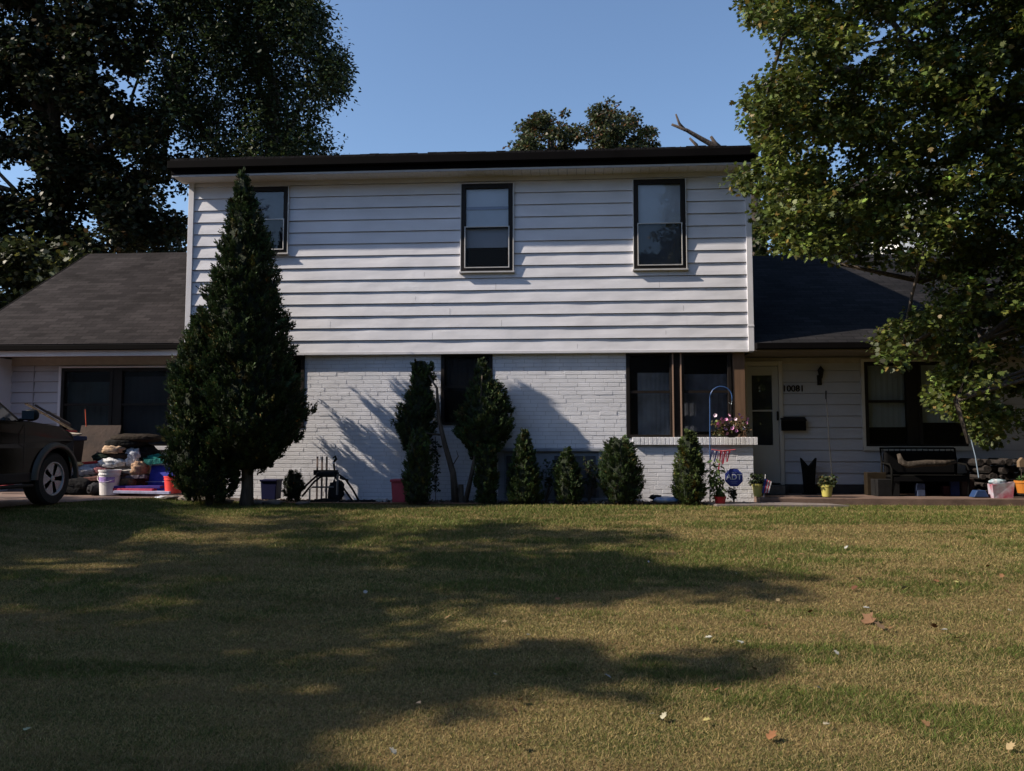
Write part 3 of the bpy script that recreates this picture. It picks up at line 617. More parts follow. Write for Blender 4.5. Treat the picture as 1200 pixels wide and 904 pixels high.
mb = MB(); mb.tube([V(545, 590, -.5), V(553, 555, -.5), V(560, 520, -.5), V(563, 480, -.55), V(565, 440, -.55)], [.045, .035, .03, .02, .01], 8); mb.build('trunk', bark, r_, smooth=True)
mb = MB(); mb.tube([V(540, 590, -.48), V(540, 568, -.48)], [.055, .045], 9); tag(mb.build('stump', bark, None), 'short sawn stump between the two slanting trunks', 'tree stump')
conifer('narrow evergreen column under the broad rounded crown', -.7, [(522, 560, 580), (540, 556, 584), (565, 555, 584), (588, 557, 582)], 6500, spray=.055, group=BEDG)
conifer('cone shaped evergreen in front of the grey access panel', -.62, [(500, 613, 616), (512, 607, 621), (530, 601, 627), (550, 597, 632), (570, 593, 636), (588, 594, 635)], 9000, spray=.058, group=BEDG)
conifer('smallest evergreen, between the cone and the round bush', -.62, [(525, 662, 667), (535, 656, 674), (550, 651, 681), (570, 648, 684), (586, 652, 681)], 6500, spray=.052, group=BEDG)
conifer('wide round evergreen bush below the left end of the brick sill', -.62, [(512, 719, 733), (520, 709, 742), (538, 703, 751), (558, 700, 755), (575, 704, 754), (588, 712, 748)], 10000, spray=.058, group=BEDG)
conifer('sunlit oval evergreen beside the blue hook', -.68, [(505, 804, 811), (514, 797, 818), (535, 790, 824), (560, 787, 827), (580, 789, 827), (592, 796, 821)], 9500, spray=.058, base=(.050, .070, .020), group=BEDG)
conifer('low dark round bush left of the black furniture heap', -.45, [(552, 339, 350), (560, 333, 356), (572, 331, 358), (586, 336, 352)], 3500, spray=.04, base=(.02, .03, .012), trunk=False, cat='bush', name='bush')
# vine
root = thing('climbing_vine', 'thin hanging vine between slim evergreen and bare trunk', 'vine', tuple(V(510, 588, -.3)))
cs = [tuple(V(510+rnd.uniform(-3, 3), y, -.3)) for y in range(518, 578, 4)]
leaf_cloud('foliage', root, cs, .06, 26, .04, (.022, .03, .014), OVAL, m=needlemat)
mb = MB(); mb.tube([V(510, 590, -.3), V(512, 550, -.3), V(510, 512, -.3)], .006, 5); mb.build('stem', bark, root)
# twiggy plants before the access panel
def twig_bush(name, label, px, py, Y, h, n, sz, base, cat='bush'):
    g_ = V(px, py, Y); root = thing(name, label, cat, tuple(g_)); mb = MB(); cs = []
    for k in range(n):
        a = rnd.uniform(0, 2*pi); r = rnd.uniform(.05, .45)*h; t = g_+Vector((cos(a)*r, sin(a)*r*.4, h*rnd.uniform(.6, 1)))
        mb.tube([g_, g_.lerp(t, .5)+Vector((0, 0, .03)), t], [.006, .004, .002], 4)
        for q in (.55, .75, .9, 1): cs.append(tuple(g_.lerp(t, q)))
    mb.build('stem', bark, root); leaf_cloud('foliage', root, cs, .045, 6, sz, base, OVAL); return root
twig_bush('leafy_bush', 'open twiggy bush between the cone and smallest evergreen', 640, 588, -.35, .78, 12, .05, (.03, .045, .02))
twig_bush('leafy_bush', 'open twiggy bush right of the smallest evergreen', 690, 588, -.35, .72, 12, .05, (.03, .045, .02))

# ------------------------------------------------ the big trees
def tree(name, label, poly, D0, D1, nc, per, rad, size, base, trunk, limbs, holes=(), warm=None, wp=.05, group=None, tmpl=MAPLE, tr=.25, nl=26, var=.35, lm=None, fq=.03, thr=-.12, ds=.7):
    b = VD(trunk[0][0], trunk[0][1], trunk[0][2]); b.z = float(gz(b.x, b.y)); root = thing(name, label, 'tree', tuple(b), group)
    cs = [VD(px, py, rnd.uniform(D0, D1)) for px, py in sample_poly(poly, nc, holes, fq, thr)]
    cs = [c for c in cs if c.z > .3]
    leaf_cloud('crown', root, [tuple(c) for c in cs], rad, per, size, base, tmpl, warm, wp, var=var, m=lm, flat=ds)
    mb = MB(); P = [b-Vector((0, 0, .2))] + [VD(*t) for t in trunk[1:]]; k = len(P)
    mb.tube(P, [tr*(1.25 if i == 0 else 1-.65*i/(k-1)) for i in range(k)], 10); att = list(P[1:])
    for L in limbs:
        q = [VD(*t) for t in L]; mb.tube(q, [tr*.45*(1-.75*i/(len(q)-1)) for i in range(len(q))], 7); att += q
    for c in rnd.sample(cs, min(nl, len(cs))):
        a = min(att, key=lambda t: (t-c).length + (3 if t.z > c.z else 0)); limb(mb, a, c, tr*.14, .012, .06)
    mb.build('trunk', bark, root, smooth=True); return root
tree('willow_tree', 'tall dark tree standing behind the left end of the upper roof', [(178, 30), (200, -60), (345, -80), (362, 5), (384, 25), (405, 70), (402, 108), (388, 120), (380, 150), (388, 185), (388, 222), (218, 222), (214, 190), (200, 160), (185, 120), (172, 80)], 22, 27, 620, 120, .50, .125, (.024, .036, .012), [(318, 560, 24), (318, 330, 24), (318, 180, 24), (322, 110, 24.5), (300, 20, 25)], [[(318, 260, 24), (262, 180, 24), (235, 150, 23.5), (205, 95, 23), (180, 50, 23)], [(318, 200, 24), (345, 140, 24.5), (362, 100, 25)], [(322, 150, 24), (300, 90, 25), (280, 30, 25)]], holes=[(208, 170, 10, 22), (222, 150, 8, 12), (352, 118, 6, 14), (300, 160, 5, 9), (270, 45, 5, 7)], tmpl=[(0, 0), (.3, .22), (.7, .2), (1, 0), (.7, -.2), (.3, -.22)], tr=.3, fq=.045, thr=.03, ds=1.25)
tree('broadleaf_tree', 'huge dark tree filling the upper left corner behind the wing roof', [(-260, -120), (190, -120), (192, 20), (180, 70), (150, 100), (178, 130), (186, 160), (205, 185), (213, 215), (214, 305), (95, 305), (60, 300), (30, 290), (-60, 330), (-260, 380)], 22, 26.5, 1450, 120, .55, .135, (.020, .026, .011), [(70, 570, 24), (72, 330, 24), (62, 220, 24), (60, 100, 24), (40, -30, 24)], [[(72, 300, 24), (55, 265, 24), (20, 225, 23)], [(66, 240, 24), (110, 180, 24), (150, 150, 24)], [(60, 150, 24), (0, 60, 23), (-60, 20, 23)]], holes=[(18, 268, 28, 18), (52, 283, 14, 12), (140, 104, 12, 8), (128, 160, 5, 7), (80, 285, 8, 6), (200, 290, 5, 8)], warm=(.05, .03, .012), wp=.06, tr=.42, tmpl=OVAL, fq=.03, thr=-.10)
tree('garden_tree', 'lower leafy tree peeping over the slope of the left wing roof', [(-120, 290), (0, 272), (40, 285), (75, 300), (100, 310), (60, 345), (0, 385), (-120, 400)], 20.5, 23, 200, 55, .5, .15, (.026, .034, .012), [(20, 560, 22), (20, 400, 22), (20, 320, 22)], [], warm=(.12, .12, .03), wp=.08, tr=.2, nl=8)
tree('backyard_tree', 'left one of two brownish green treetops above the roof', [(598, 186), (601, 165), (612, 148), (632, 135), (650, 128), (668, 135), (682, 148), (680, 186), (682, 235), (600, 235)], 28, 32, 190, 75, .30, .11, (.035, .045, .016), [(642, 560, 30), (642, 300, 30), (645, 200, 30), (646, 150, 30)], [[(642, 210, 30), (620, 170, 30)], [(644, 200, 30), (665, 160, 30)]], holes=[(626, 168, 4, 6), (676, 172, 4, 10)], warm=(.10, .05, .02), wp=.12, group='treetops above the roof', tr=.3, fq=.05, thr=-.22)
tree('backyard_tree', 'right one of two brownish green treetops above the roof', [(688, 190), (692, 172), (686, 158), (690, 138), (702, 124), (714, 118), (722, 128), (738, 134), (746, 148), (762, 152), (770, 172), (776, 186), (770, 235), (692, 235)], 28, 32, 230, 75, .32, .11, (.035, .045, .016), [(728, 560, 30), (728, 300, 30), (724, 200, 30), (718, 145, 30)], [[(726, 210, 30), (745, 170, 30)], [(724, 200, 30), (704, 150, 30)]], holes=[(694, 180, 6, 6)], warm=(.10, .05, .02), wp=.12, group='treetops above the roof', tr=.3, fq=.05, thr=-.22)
tree('side_yard_tree', 'sunlit green tree behind the ridge of the right wing', [(884, 235), (930, 215), (1000, 225), (1060, 300), (1060, 330), (884, 330)], 19.5, 22, 260, 55, .5, .13, (.045, .060, .018), [(985, 560, 21), (985, 380, 21), (975, 270, 21)], [], holes=[(893, 285, 8, 10), (903, 262, 6, 8), (900, 235, 5, 6)], tr=.22, nl=12)
MP = [(862, -160), (864, 10), (884, 30), (900, 42), (905, 58), (880, 82), (866, 100), (862, 130), (868, 148), (890, 160), (882, 188), (858, 204), (860, 220), (884, 228), (888, 262), (912, 290), (945, 290), (956, 322), (974, 343), (988, 322), (1010, 326), (1022, 312), (1060, 320), (1082, 335), (1088, 368), (1060, 384), (1025, 398), (1024, 420), (1046, 428), (1068, 424), (1090, 404), (1112, 412), (1092, 432), (1096, 460), (1070, 480), (1108, 488), (1104, 502), (1140, 514), (1140, 540), (1158, 536), (1166, 512), (1196, 492), (1200, 462), (1260, 470), (1350, 430), (1750, 420), (1850, 100), (1700, -260)]
MP = [(x+(9 if x < 1000 and y < 300 else 6), y+(0 if y < 300 else -6)) for x, y in MP]
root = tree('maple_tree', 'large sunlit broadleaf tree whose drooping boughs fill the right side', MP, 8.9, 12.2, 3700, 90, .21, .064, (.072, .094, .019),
     [(1500, 600, 10.4), (1490, 400, 10.4), (1450, 200, 10.4), (1400, 0, 10.4), (1380, -200, 10.4)],
     [[(1450, 180, 10.4), (1300, 150, 10), (1200, 130, 10), (1100, 90, 10), (1060, 45, 10), (1030, 5, 10), (990, -60, 10)], [(1490, 330, 10.4), (1350, 320, 10), (1230, 340, 9.8), (1150, 400, 9.5), (1120, 470, 9.3), (1135, 520, 9.2)], [(1300, 150, 10), (1180, 200, 10.6), (1080, 230, 10.8), (980, 250, 11), (900, 220, 11)], [(1200, 130, 10), (1100, 110, 9.6), (990, 80, 9.6), (900, 110, 9.6)], [(1350, 320, 10), (1200, 290, 10.5), (1080, 330, 10.6), (985, 310, 10.4)], [(1230, 340, 9.8), (1150, 350, 9.8), (1060, 410, 9.6)]],
     holes=[(1078, 240, 12, 24), (1088, 216, 9, 5), (1022, 45, 20, 14), (1004, 62, 8, 10), (912, 92, 8, 8), (895, 265, 5, 12), (1155, 75, 6, 5), (1180, 425, 12, 14), (1190, 465, 14, 12)], warm=(.17, .12, .03), wp=.05, tr=.17, nl=70, var=.40, fq=.028, thr=-.34)
# dead tree behind the roof
b = VD(905, 560, 24); b.z = 0; root = thing('dead_tree', 'bare dead branch poking up above the right end of the roof', 'dead tree', tuple(b))
mb = MB(); q = lambda x, y: VD(x, y, 24)
mb.tube([b, q(900, 400), q(885, 240), q(862, 190)], [.3, .26, .22, .16], 9); mb.tube([q(862, 190), q(842, 174), q(822, 163), q(805, 153), q(787, 146)], [.10, .085, .07, .055, .035], 8); mb.tube([q(803, 153), q(796, 145), q(792, 134)], [.05, .04, .025], 6)
mb.tube([q(848, 178), q(838, 168), q(833, 160)], [.09, .06, .04], 6); mb.tube([q(820, 180), q(816, 170), q(808, 162)], [.05, .05, .03], 6); mb.tube([q(822, 182), q(812, 175), q(800, 176), q(797, 172)], [.05, .045, .04, .02], 6); mb.build('trunk', bark_dry, root, smooth=True)
# neighbour's white house beyond the maple
a = VD(1058, 400, 27); b = VD(1128, 400, 27); top = VD(1080, 188, 27).z
nh = thing('neighbour_house', 'bright white house glimpsed through the maple leaves', 'house', (a.x, a.y, 0)); mb = MB(); mb.box(a.x, b.x, a.y, a.y+7, 0, top); mb.build('wall', mat('bright_white', (.8, .8, .8), .6), nh)
mb = MB(); mb.prism([(a.y-.4, top-.05), (a.y+3.5, top+.5), (a.y+7.4, top-.05)], a.x-.3, b.x+.3, axis='x'); mb.build('roof', roof_l, nh)
for zz in (1.2, 4.2):
    for k in range(3):
        x = a.x+.25+k*.6; mb = MB(); mb.box(x, x+.35, a.y-.04, a.y+.02, zz, zz+1.4); mb.build('window', bronze, nh)

# trees at the left, outside the picture, that shade the lawn
def shade_points(poly, n, h0, h1):
    out = []
    for px, py in sample_poly(poly, n):
        g_ = G(px, py); h = rnd.uniform(h0, h1); out.append(g_ + S*(h/S.z))
    return out
SHB = [(400, 612), (520, 618), (620, 635), (720, 648), (800, 660), (870, 672), (928, 690), (860, 700), (760, 694), (640, 702), (560, 712), (420, 735), (330, 738), (300, 700), (300, 620)]
SHB2 = [(505, 606), (600, 610), (700, 616), (778, 628), (700, 640), (560, 630)]
SHC = [(-60, 742), (300, 745), (420, 752), (600, 758), (700, 762), (800, 760), (885, 776), (820, 790), (700, 800), (640, 812), (560, 822), (480, 822), (380, 835), (300, 900), (100, 990), (-300, 990)]
SHA = [(-400, 618), (-40, 614), (60, 606), (170, 592), (300, 596), (420, 602), (430, 640), (330, 720), (300, 742), (-60, 745), (-400, 760)]
pts = shade_points(SHB, 105, 7.5, 9.0) + shade_points(SHB2, 16, 8.2, 9.0) + shade_points(SHA, 210, 8.0, 10.5)
CARP = []
for _ in range(60):
    g_ = G(61, 591); p_ = Vector((g_.x-rnd.uniform(-.4, 2.2), g_.y+rnd.uniform(-3.6, .9), rnd.uniform(.1, 1.6))); CARP.append(p_ + S*(rnd.uniform(7.5, 9)/S.z))
pts += CARP
def shade_tree(label, base, pts, r, per=42):
    b = Vector((base[0], base[1], float(gz(*base)))); root = thing('shade_tree', label, 'tree', tuple(b), 'shade trees left of the lawn')
    leaf_cloud('crown', root, [tuple(p_) for p_ in pts], r, per, .15, (.035, .05, .015)); mb = MB(); t = b+Vector((0, 0, 5)); mb.tube([b-Vector((0, 0, .2)), b+Vector((.1, 0, 2.5)), t], [.4, .3, .22], 10)
    for p_ in rnd.sample(pts, 22): limb(mb, t, p_, .07, .015, .05)
    mb.build('trunk', bark, root, smooth=True)
shade_tree('tall tree on the near left side of the driveway', (-15.5, -8.2), pts, .42)
shade_tree('tall tree beside the street at the left', (-12.5, -14), shade_points(SHC, 190, 7.0, 8.6), .36)
# tree belt added behind the camera to block sky and darken window reflections
cs = []
for k in range(900):
    a = rnd.uniform(-1.5, 1.5); R = rnd.uniform(26, 32); cs.append((sin(a)*R, CY-cos(a)*R+4, rnd.uniform(0, 13)*(1 if a > -.5 else .45)))
tag(leaf_cloud('sky_block_trees', None, cs, 2.4, 26, 1.1, (.03, .04, .018), OVAL), 'unseen belt of dark trees added to block sky light', 'trees', kind='stuff')
# ------------------------------------------------ car on the driveway
WB = G(53, 592); cz0 = WB.z; cx0, cy0 = WB.x, WB.y    # contact of the front right wheel; the car points towards the house (+y)
car = thing('parked_car', 'dark brown off-road wagon parked nose to the house at the left edge', 'car', (cx0, cy0-1.4, cz0))
paint = mat('car_paint', (.007, .0035, .003), .16, var=.05, spec=.10); black = mat('black_plastic', (.010, .010, .011), .55, spec=.2); tyre_m = mat('tyre_rubber', (.014, .014, .014), .85, bump=.4, bs=60); alloy = mat('alloy', (.36, .36, .38), .45, metal=.2); flare_m = mat('flare_grey', (.06, .055, .045), .5, spec=.4)
R_ = .39; WBASE = 2.75; HW = .92
def arch(c, r, n=12): return [(c + r*cos(pi - pi*i/n)*-1*-1, R_+.02 + r*sin(pi*i/n)) for i in range(n+1)]
def P2(y, z): return (cy0+y, cz0+z)
prof = [P2(.50, .42), P2(.56, .72), P2(.55, .97), P2(.46, 1.07), P2(.1, 1.17), P2(-.62, 1.23), P2(-3.55, 1.24), P2(-3.68, 1.1), P2(-3.72, .5), P2(-3.2, .36)]
def arc(c, r=.46, n=12): return [P2(c - r*cos(pi*i/n), max(.36, R_+r*sin(pi*i/n))) for i in range(n+1)]
prof += arc(-WBASE) + arc(0) + [P2(.49, .36)]
x1 = cx0+.13; x0 = x1-2*HW
mb = MB(); mb.prism(prof, x0, x1, axis='x'); body = mb.build('body', paint, car, bevel=.03, bseg=3)
for v in body.data.vertices:
    y = v.co.y+1.4-2*0 + 0; yy = v.co.y - 1.4
    s_ = v.co.y - 1.4
    if s_ > .05:
        cxm = (x0+x1)/2-cx0; v.co.x = cxm+(v.co.x-cxm)*(1-.14*((s_-.05)/.8)**1.5)
mb = MB(); cm = (x0+x1)/2
def ring(y, z, hw): return [(cm-hw, cy0+y, cz0+z), (cm+hw, cy0+y, cz0+z)]
secs = [((-.62, 1.20, .84), (-.62, 1.21, .80)), ((-1.40, 1.20, .86), (-1.40, 1.76, .68)), ((-3.05, 1.20, .86), (-3.05, 1.78, .68)), ((-3.62, 1.20, .84), (-3.50, 1.70, .66))]
vs = []
for (a, b) in secs: vs += ring(*a)+ring(*b)
fs = []
for i in range(3):
    o = 4*i; fs += [(o, o+4, o+6, o+2), (o+1, o+3, o+7, o+5), (o+2, o+6, o+7, o+3)]
fs += [(12, 13, 15, 14), (0, 2, 3, 1)]
mb.add(vs, fs); mb.build('cabin', paint, car, bevel=.03)
def sidept(y, t):  # point on the right flank of the cabin at height fraction t
    a0, b0 = (1.20, .865), (1.76, .685); z = a0[0]+(b0[0]-a0[0])*t; return (cm + a0[1]+(b0[1]-a0[1])*t+.012, cy0+y, cz0+z)
for (ys, nm) in (([(-.80, .06), (-1.50, .06), (-1.75, .06), (-1.75, .86), (-1.42, .86), (-1.05, .40)], 'side_window'), ([(-1.84, .06), (-2.75, .06), (-2.75, .86), (-1.84, .86)], 'side_window'), ([(-2.84, .08), (-3.4, .08), (-3.32, .82), (-2.84, .86)], 'side_window')):
    mb = MB(); q = [sidept(*p_) for p_ in ys]; mb.add(q, [tuple(range(len(q)))]); mb.build(nm, mat('auto_glass', (.02, .026, .028), .06, spec=.9), car)
mb = MB(); q = [(cm-.76, cy0-.70, cz0+1.235), (cm+.76, cy0-.70, cz0+1.235), (cm+.62, cy0-1.34, cz0+1.735), (cm-.62, cy0-1.34, cz0+1.735)]; mb.add(q, [(0, 1, 2, 3)]); mb.build('windscreen', MATS['auto_glass'], car)
for y in (-.72, -1.80, -2.80):
    mb = MB(); mb.box(x1-.004, x1+.0015, cy0+y-.004, cy0+y+.004, cz0+.45, cz0+1.17); mb.build('door_seam', black, car)
for y in (-1.62, -2.62):
    mb = MB(); mb.box(x1, x1+.03, cy0+y-.1, cy0+y+.08, cz0+1.0, cz0+1.035); mb.build('door_handle', paint, car, bevel=.01)
mb = MB(); mb.box(x1-.05, x1+.012, cy0-2.2, cy0-.55, cz0+.36, cz0+.50); mb.box(x1-.02, x1+.10, cy0-2.15, cy0-.62, cz0+.30, cz0+.345); mb.build('running_board', black, car, bevel=.015)
mb = MB(); mb.lump((x1+.14, cy0-.80, cz0+1.31), (.11, .06, .085), 3, .05, c=(0, 0, 0), flat=False); mb.tube([(x1-.03, cy0-.80, cz0+1.24), (x1+.08, cy0-.80, cz0+1.27)], .025, 6); mr = mb.build('mirror', black, car, smooth=True)
mb = MB(); mb.box(x1+.05, x1+.23, cy0-.868, cy0-.862, cz0+1.25, cz0+1.37); mb.build('mirror_glass', mat('mirror_face', (.12, .13, .14), .05, metal=1), mr)
for c in (0, -WBASE):
    mb = MB(); n_ = 18; vs = []
    for i in range(n_+1):
        a = pi*i/n_*1.0; ca, sa = -cos(a), sin(a)
        for (r, dx) in ((.46, .0), (.46, .055), (.52, .05), (.545, -.01)): vs.append((x1+dx-.004*0, cy0+c+ca*r, cz0+max(.34, R_+sa*r)))
    mb.add(vs, [(4*i+j, 4*i+4+j, 4*i+5+j, 4*i+1+j) for i in range(n_) for j in range(3)]); mb.build('fender_flare', flare_m, car, smooth=True)
    for side in (1, -1):
        wx = cx0 if side == 1 else x0-.13+.26
        RX = Matrix.Rotation(side*pi/2, 3, 'Y')
        mb = MB(); mb.lathe([(.24, -.12), (.36, -.125), (R_, -.09), (R_, .09), (.36, .125), (.25, .12), (.25, -.10)], (wx, cy0+c, cz0+R_), 32, R=RX); wh = mb.build('wheel', tyre_m, car, smooth=False)
        mb = MB(); mb.lathe([(.05, .0), (.25, .0), (.255, .115), (.235, .118), (.225, .05), (.05, .03)], (wx, cy0+c, cz0+R_), 32, R=RX); mb.build('rim', mat('rim_dark', (.05, .05, .055), .5, metal=.5), wh)
        mb = MB()
        mb.lathe([(.0, .04), (.06, .04), (.06, .095), (.04, .105), (.0, .105)], (wx, cy0+c, cz0+R_), 14, R=RX)
        for k in range(5):
            a = 2*pi*k/5+.3
            q = [Vector((cos(a+d)*r, sin(a+d)*r, z)) for z in (.06, .10) for (r, d) in ((.04, -.6), (.04, .6), (.235, .19), (.235, -.19))]
            q = [RX @ p_ + Vector((wx, cy0+c, cz0+R_)) for p_ in q]; mb.add(q, [(0, 1, 2, 3), (4, 7, 6, 5), (0, 4, 5, 1), (1, 5, 6, 2), (2, 6, 7, 3), (3, 7, 4, 0)])
        mb.lathe([(.222, .08), (.25, .10), (.252, .12), (.235, .12), (.222, .10)], (wx, cy0+c, cz0+R_), 32, R=RX)
        mb.build('spokes', alloy, wh)
mb = MB(); mb.box(x0+.15, x1-.12, cy0-3.6, cy0+.45, cz0+.34, cz0+.42); mb.build('underbody', black, car)
mb = MB(); mb.box(x1-.32, x1-.10, cy0+.40, cy0+.54, cz0+.80, cz0+.96); mb.build('headlight', mat('lamp_lens', (.5, .5, .5), .1), car, bevel=.02)
mb = MB(); mb.box(x0+.12, x1-.12, cy0+.48, cy0+.59, cz0+.40, cz0+.62); mb.build('bumper', black, car, bevel=.03)

# ------------------------------------------------ jumble on the driveway before the left wing
def P(px, py, Y): return V(px, py, Y)
def m2(px, Y): return (CX*0 + (V(px+50, 500, Y)-V(px-50, 500, Y)).length/100)   # metres per pixel on that plane
def item(name, mb, label, cat, m=vcol, **k):
    o = mb.build(name, m, None, **k); return tag(o, label, cat, k2.get('group') if False else None)
def RZ(a): return Matrix.Rotation(radians(a), 3, 'Z')
def RE(x, y, z): return Matrix.Rotation(radians(z), 3, 'Z') @ Matrix.Rotation(radians(y), 3, 'Y') @ Matrix.Rotation(radians(x), 3, 'X')
gl = .13
# plywood sheet leaning on the window
mb = MB(); a, b = P(91, 494, .45), P(138, 494, .45); h = 1.25; mb.box(0, b.x-a.x, -.012, .012, 0, h, (.17, .10, .075), RE(-14, 0, 0), (a.x, .28, gl+.02)); mb.build('tmp', mat('weathered_plywood', (.030, .020, .018), .9, c2=(.075, .048, .038), vs=3, bump=.3, bs=18), None)
o = bpy.data.objects['tmp']; o.name = 'plywood_sheet'; o.data.name = 'plywood_sheet'; tag(o, 'weathered brown plywood sheet leaning against the dark double window', 'board')
mb = MB(); mb.tube([P(101, 500, .33), P(100, 480, .38)], .008, 6, (.5, .1, .05)); item('marker_stick', mb, 'thin red stick standing up behind the plywood sheet', 'stick')
# dark wheeled bin with lid and things on it
bx, by = P(73, 560, .0).x, -.15; root = thing('wheelie_bin', 'dark bin packed full in front of the car, blue under its rim', 'bin', (bx, by, gl))
mb = MB(); q = .30; q0 = .24
vs = [(bx-q0, by-q0, gl), (bx+q0, by-q0, gl), (bx+q0, by+q0, gl), (bx-q0, by+q0, gl), (bx-q, by-q, gl+.98), (bx+q, by-q, gl+.98), (bx+q, by+q, gl+.98), (bx-q, by+q, gl+.98)]
mb.add(vs, [(0, 3, 2, 1), (4, 5, 6, 7), (0, 1, 5, 4), (1, 2, 6, 5), (2, 3, 7, 6), (3, 0, 4, 7)]); mb.build('bin_body', mat('dark_plastic', (.012, .013, .017), .45), root, bevel=.02)
mb = MB(); mb.box(bx-.33, bx+.33, by-.33, by+.33, gl+.95, gl+1.03); mb.build('rim', mat('blue_plastic_dark', (.012, .035, .11), .5), root, bevel=.02)
mb = MB(); mb.box(-.30, .30, -.2, .2, -.014, .014, (.42, .38, .32), RE(4, 5, 12), (bx+.02, by, gl+1.08)); item('flat_carton', mb, 'flat pale carton lying on top of the full bin', 'carton')
mb = MB(); mb.box(-.05, .12, -.06, .06, -.015, .02, (.45, .06, .05), RE(0, 3, 20), (bx+.24, by-.1, gl+1.115)); item('red_packet', mb, 'small red packet on the corner of the full bin', 'packet')
a = P(83, 499, -.1); b = P(41, 475, -.3)
mb = MB(); mb.tube([a, b], .022, 6, (.05, .04, .035)); item('dark_pole', mb, 'longer dark pole sticking up left out of the bin', 'pole')
a2 = P(82, 497, .0); b2 = P(56, 482, -.1); mb = MB(); mb.tube([a2, b2], .016, 6, (.16, .12, .09)); item('wooden_lath', mb, 'short wooden lath beside the dark pole on the bin', 'lath')
def bag(label, px, py, Y, wpx, hpx, c, seed, cat='bag', name='stuffed_bag', dep=.22, amp=.25, m=None, base=True):
    k = m2(px, Y); p_ = P(px, py, Y); rx, rz = wpx*k/2, hpx*k/2
    mb = MB(); mb.lump((p_.x, Y, p_.z), (rx, dep, rz), seed, amp, 3.2, c, 26, 16); o = mb.build(name, m or mat('cloth', attr=True, r=.9, var=.4, vs=18, bump=1.0, bs=16, spec=.08), None, smooth=True); return tag(o, label, cat)
# heap, bottom to top
bag('large black sack at the foot of the heap by the wheel', 97, 569, -.2, 46, 26, (.012, .012, .014), 1, 'sack')
bag('dark brown sack low in the heap behind the white bucket', 142, 567, .0, 60, 30, (.022, .017, .014), 2, 'sack')
bag('grey patterned bedding roll left of the white bucket', 100, 553, -.15, 40, 13, (.30, .30, .33), 3, 'bedding', 'bedding_roll', .18)
mb = MB(); kk = m2(90, -.2); p_ = P(90, 544, -.2); mb.lump((p_.x, -.2, p_.z), (.13, .14, .04), 4, .1, 2, (.50, .36, .18)); tag(mb.build('straw_hat', MATS['cloth'], None, smooth=True), 'tan oval cushion lying at the left of the heap', 'cushion').name = 'small_cushion'
mb = MB(); mb.box(-.22, .22, -.1, .1, -.02, .02, (.33, .03, .03), RE(0, -5, 8), P(110, 542, -.1)); item('red_board', mb, 'thin red board lying across the heap left of the bags', 'board')
bag('crumpled white plastic bag in the middle of the heap', 133, 543, -.08, 30, 12, (.50, .50, .52), 6, cat='bag')
bag('dark bag with brown folds under the tan bag', 142, 533, .05, 40, 18, (.035, .025, .02), 7)
bag('crumpled tan and cream bag under the black cushions', 137, 527, -.02, 28, 11, (.42, .30, .21), 8)
bag('pale grey shirt draped over the right side of the heap', 156, 537, -.05, 18, 22, (.42, .44, .50), 9, 'shirt', 'draped_shirt', .10)
bag('tan bag beside the blue storage lid', 165, 550, -.12, 14, 18, (.34, .22, .15), 10, cat='bag')
bag('black garbage bag right of the draped shirt', 168, 533, .15, 34, 20, (.010, .010, .012), 11, 'garbage bag')
bag('lower black seat cushion on top of the heap', 149, 520, .1, 44, 12, (.012, .012, .012), 12, 'cushion', 'seat_cushion', .28, .12)
bag('topmost long black cushion of the heap, under the window', 160, 514, .15, 56, 11, (.028, .022, .018), 13, 'cushion', 'seat_cushion', .30, .10)
bag('teal and purple cloth peeking out above the blue lid', 181, 537, .1, 30, 9, (.02, .16, .15), 14, 'cloth', 'folded_cloth', .15)
bag('dark rubbish pile right behind the white bucket', 155, 563, -.1, 40, 20, (.06, .045, .035), 15, 'sack')
bag('small crumpled dark bag leaning on the left side of the white bucket', 114, 573, -.35, 14, 14, (.03, .03, .035), 61)
bag('crumpled brown paper bag behind the red printed boxes', 150, 566, -.32, 16, 12, (.16, .10, .06), 62, 'paper bag', 'paper_bag', .12)
bag('pinkish towel hanging out of the heap above the white bucket', 120, 551, -.22, 18, 9, (.22, .09, .10), 63, 'towel', 'towel', .10)
bag('dark green jacket spread over the middle of the heap', 124, 536, .0, 24, 10, (.02, .03, .022), 64, 'jacket', 'jacket', .2)
for i_, (px_, py_, Y_, w_, h_, d_, c_, rx_, rz_, lb_) in enumerate([(150, 553, -.2, 22, 5, .2, (.30, .28, .26), 8, 14, 'cream folded newspaper sticking out below the shirt'), (136, 556, -.28, 30, 4, .2, (.05, .035, .03), -6, -10, 'thin dark brown panel just above the white bucket'), (108, 560, -.25, 34, 4, .25, (.10, .05, .045), 12, -14, 'thin maroon panel slanting down towards the car wheel'), (184, 541, -.02, 24, 6, .2, (.03, .16, .15), 0, 3, 'teal tray lying on top behind the blue lid'), (112, 546, -.12, 30, 5, .2, (.36, .36, .40), 5, 6, 'white folded sheet lying left in the heap'), (158, 560, -.25, 26, 4, .2, (.12, .10, .12), -8, 9, 'grey folder lying below the tan bag')]):
    k_ = m2(px_, Y_); mb = MB(); mb.box(-w_*k_/2, w_*k_/2, -d_/2, d_/2, -h_*k_/2, h_*k_/2, c_, RE(rx_, rnd.uniform(-8, 8), rz_), P(px_, py_, Y_)); tag(mb.build(['newspaper', 'thin_panel', 'thin_panel', 'tray', 'folded_sheet', 'folder'][i_], MATS['cloth'], None, bevel=.006), lb_, ['newspaper', 'panel', 'panel', 'tray', 'sheet', 'folder'][i_])
mb = MB(); mb.box(-.012, .012, -.04, .04, -.55, .55, (.10, .075, .055), RE(0, -62, 0), P(60, 490, .1)); tag(mb.build('wooden_board', MATS['cloth'], None), 'grey brown board sloping down behind the bin', 'board')
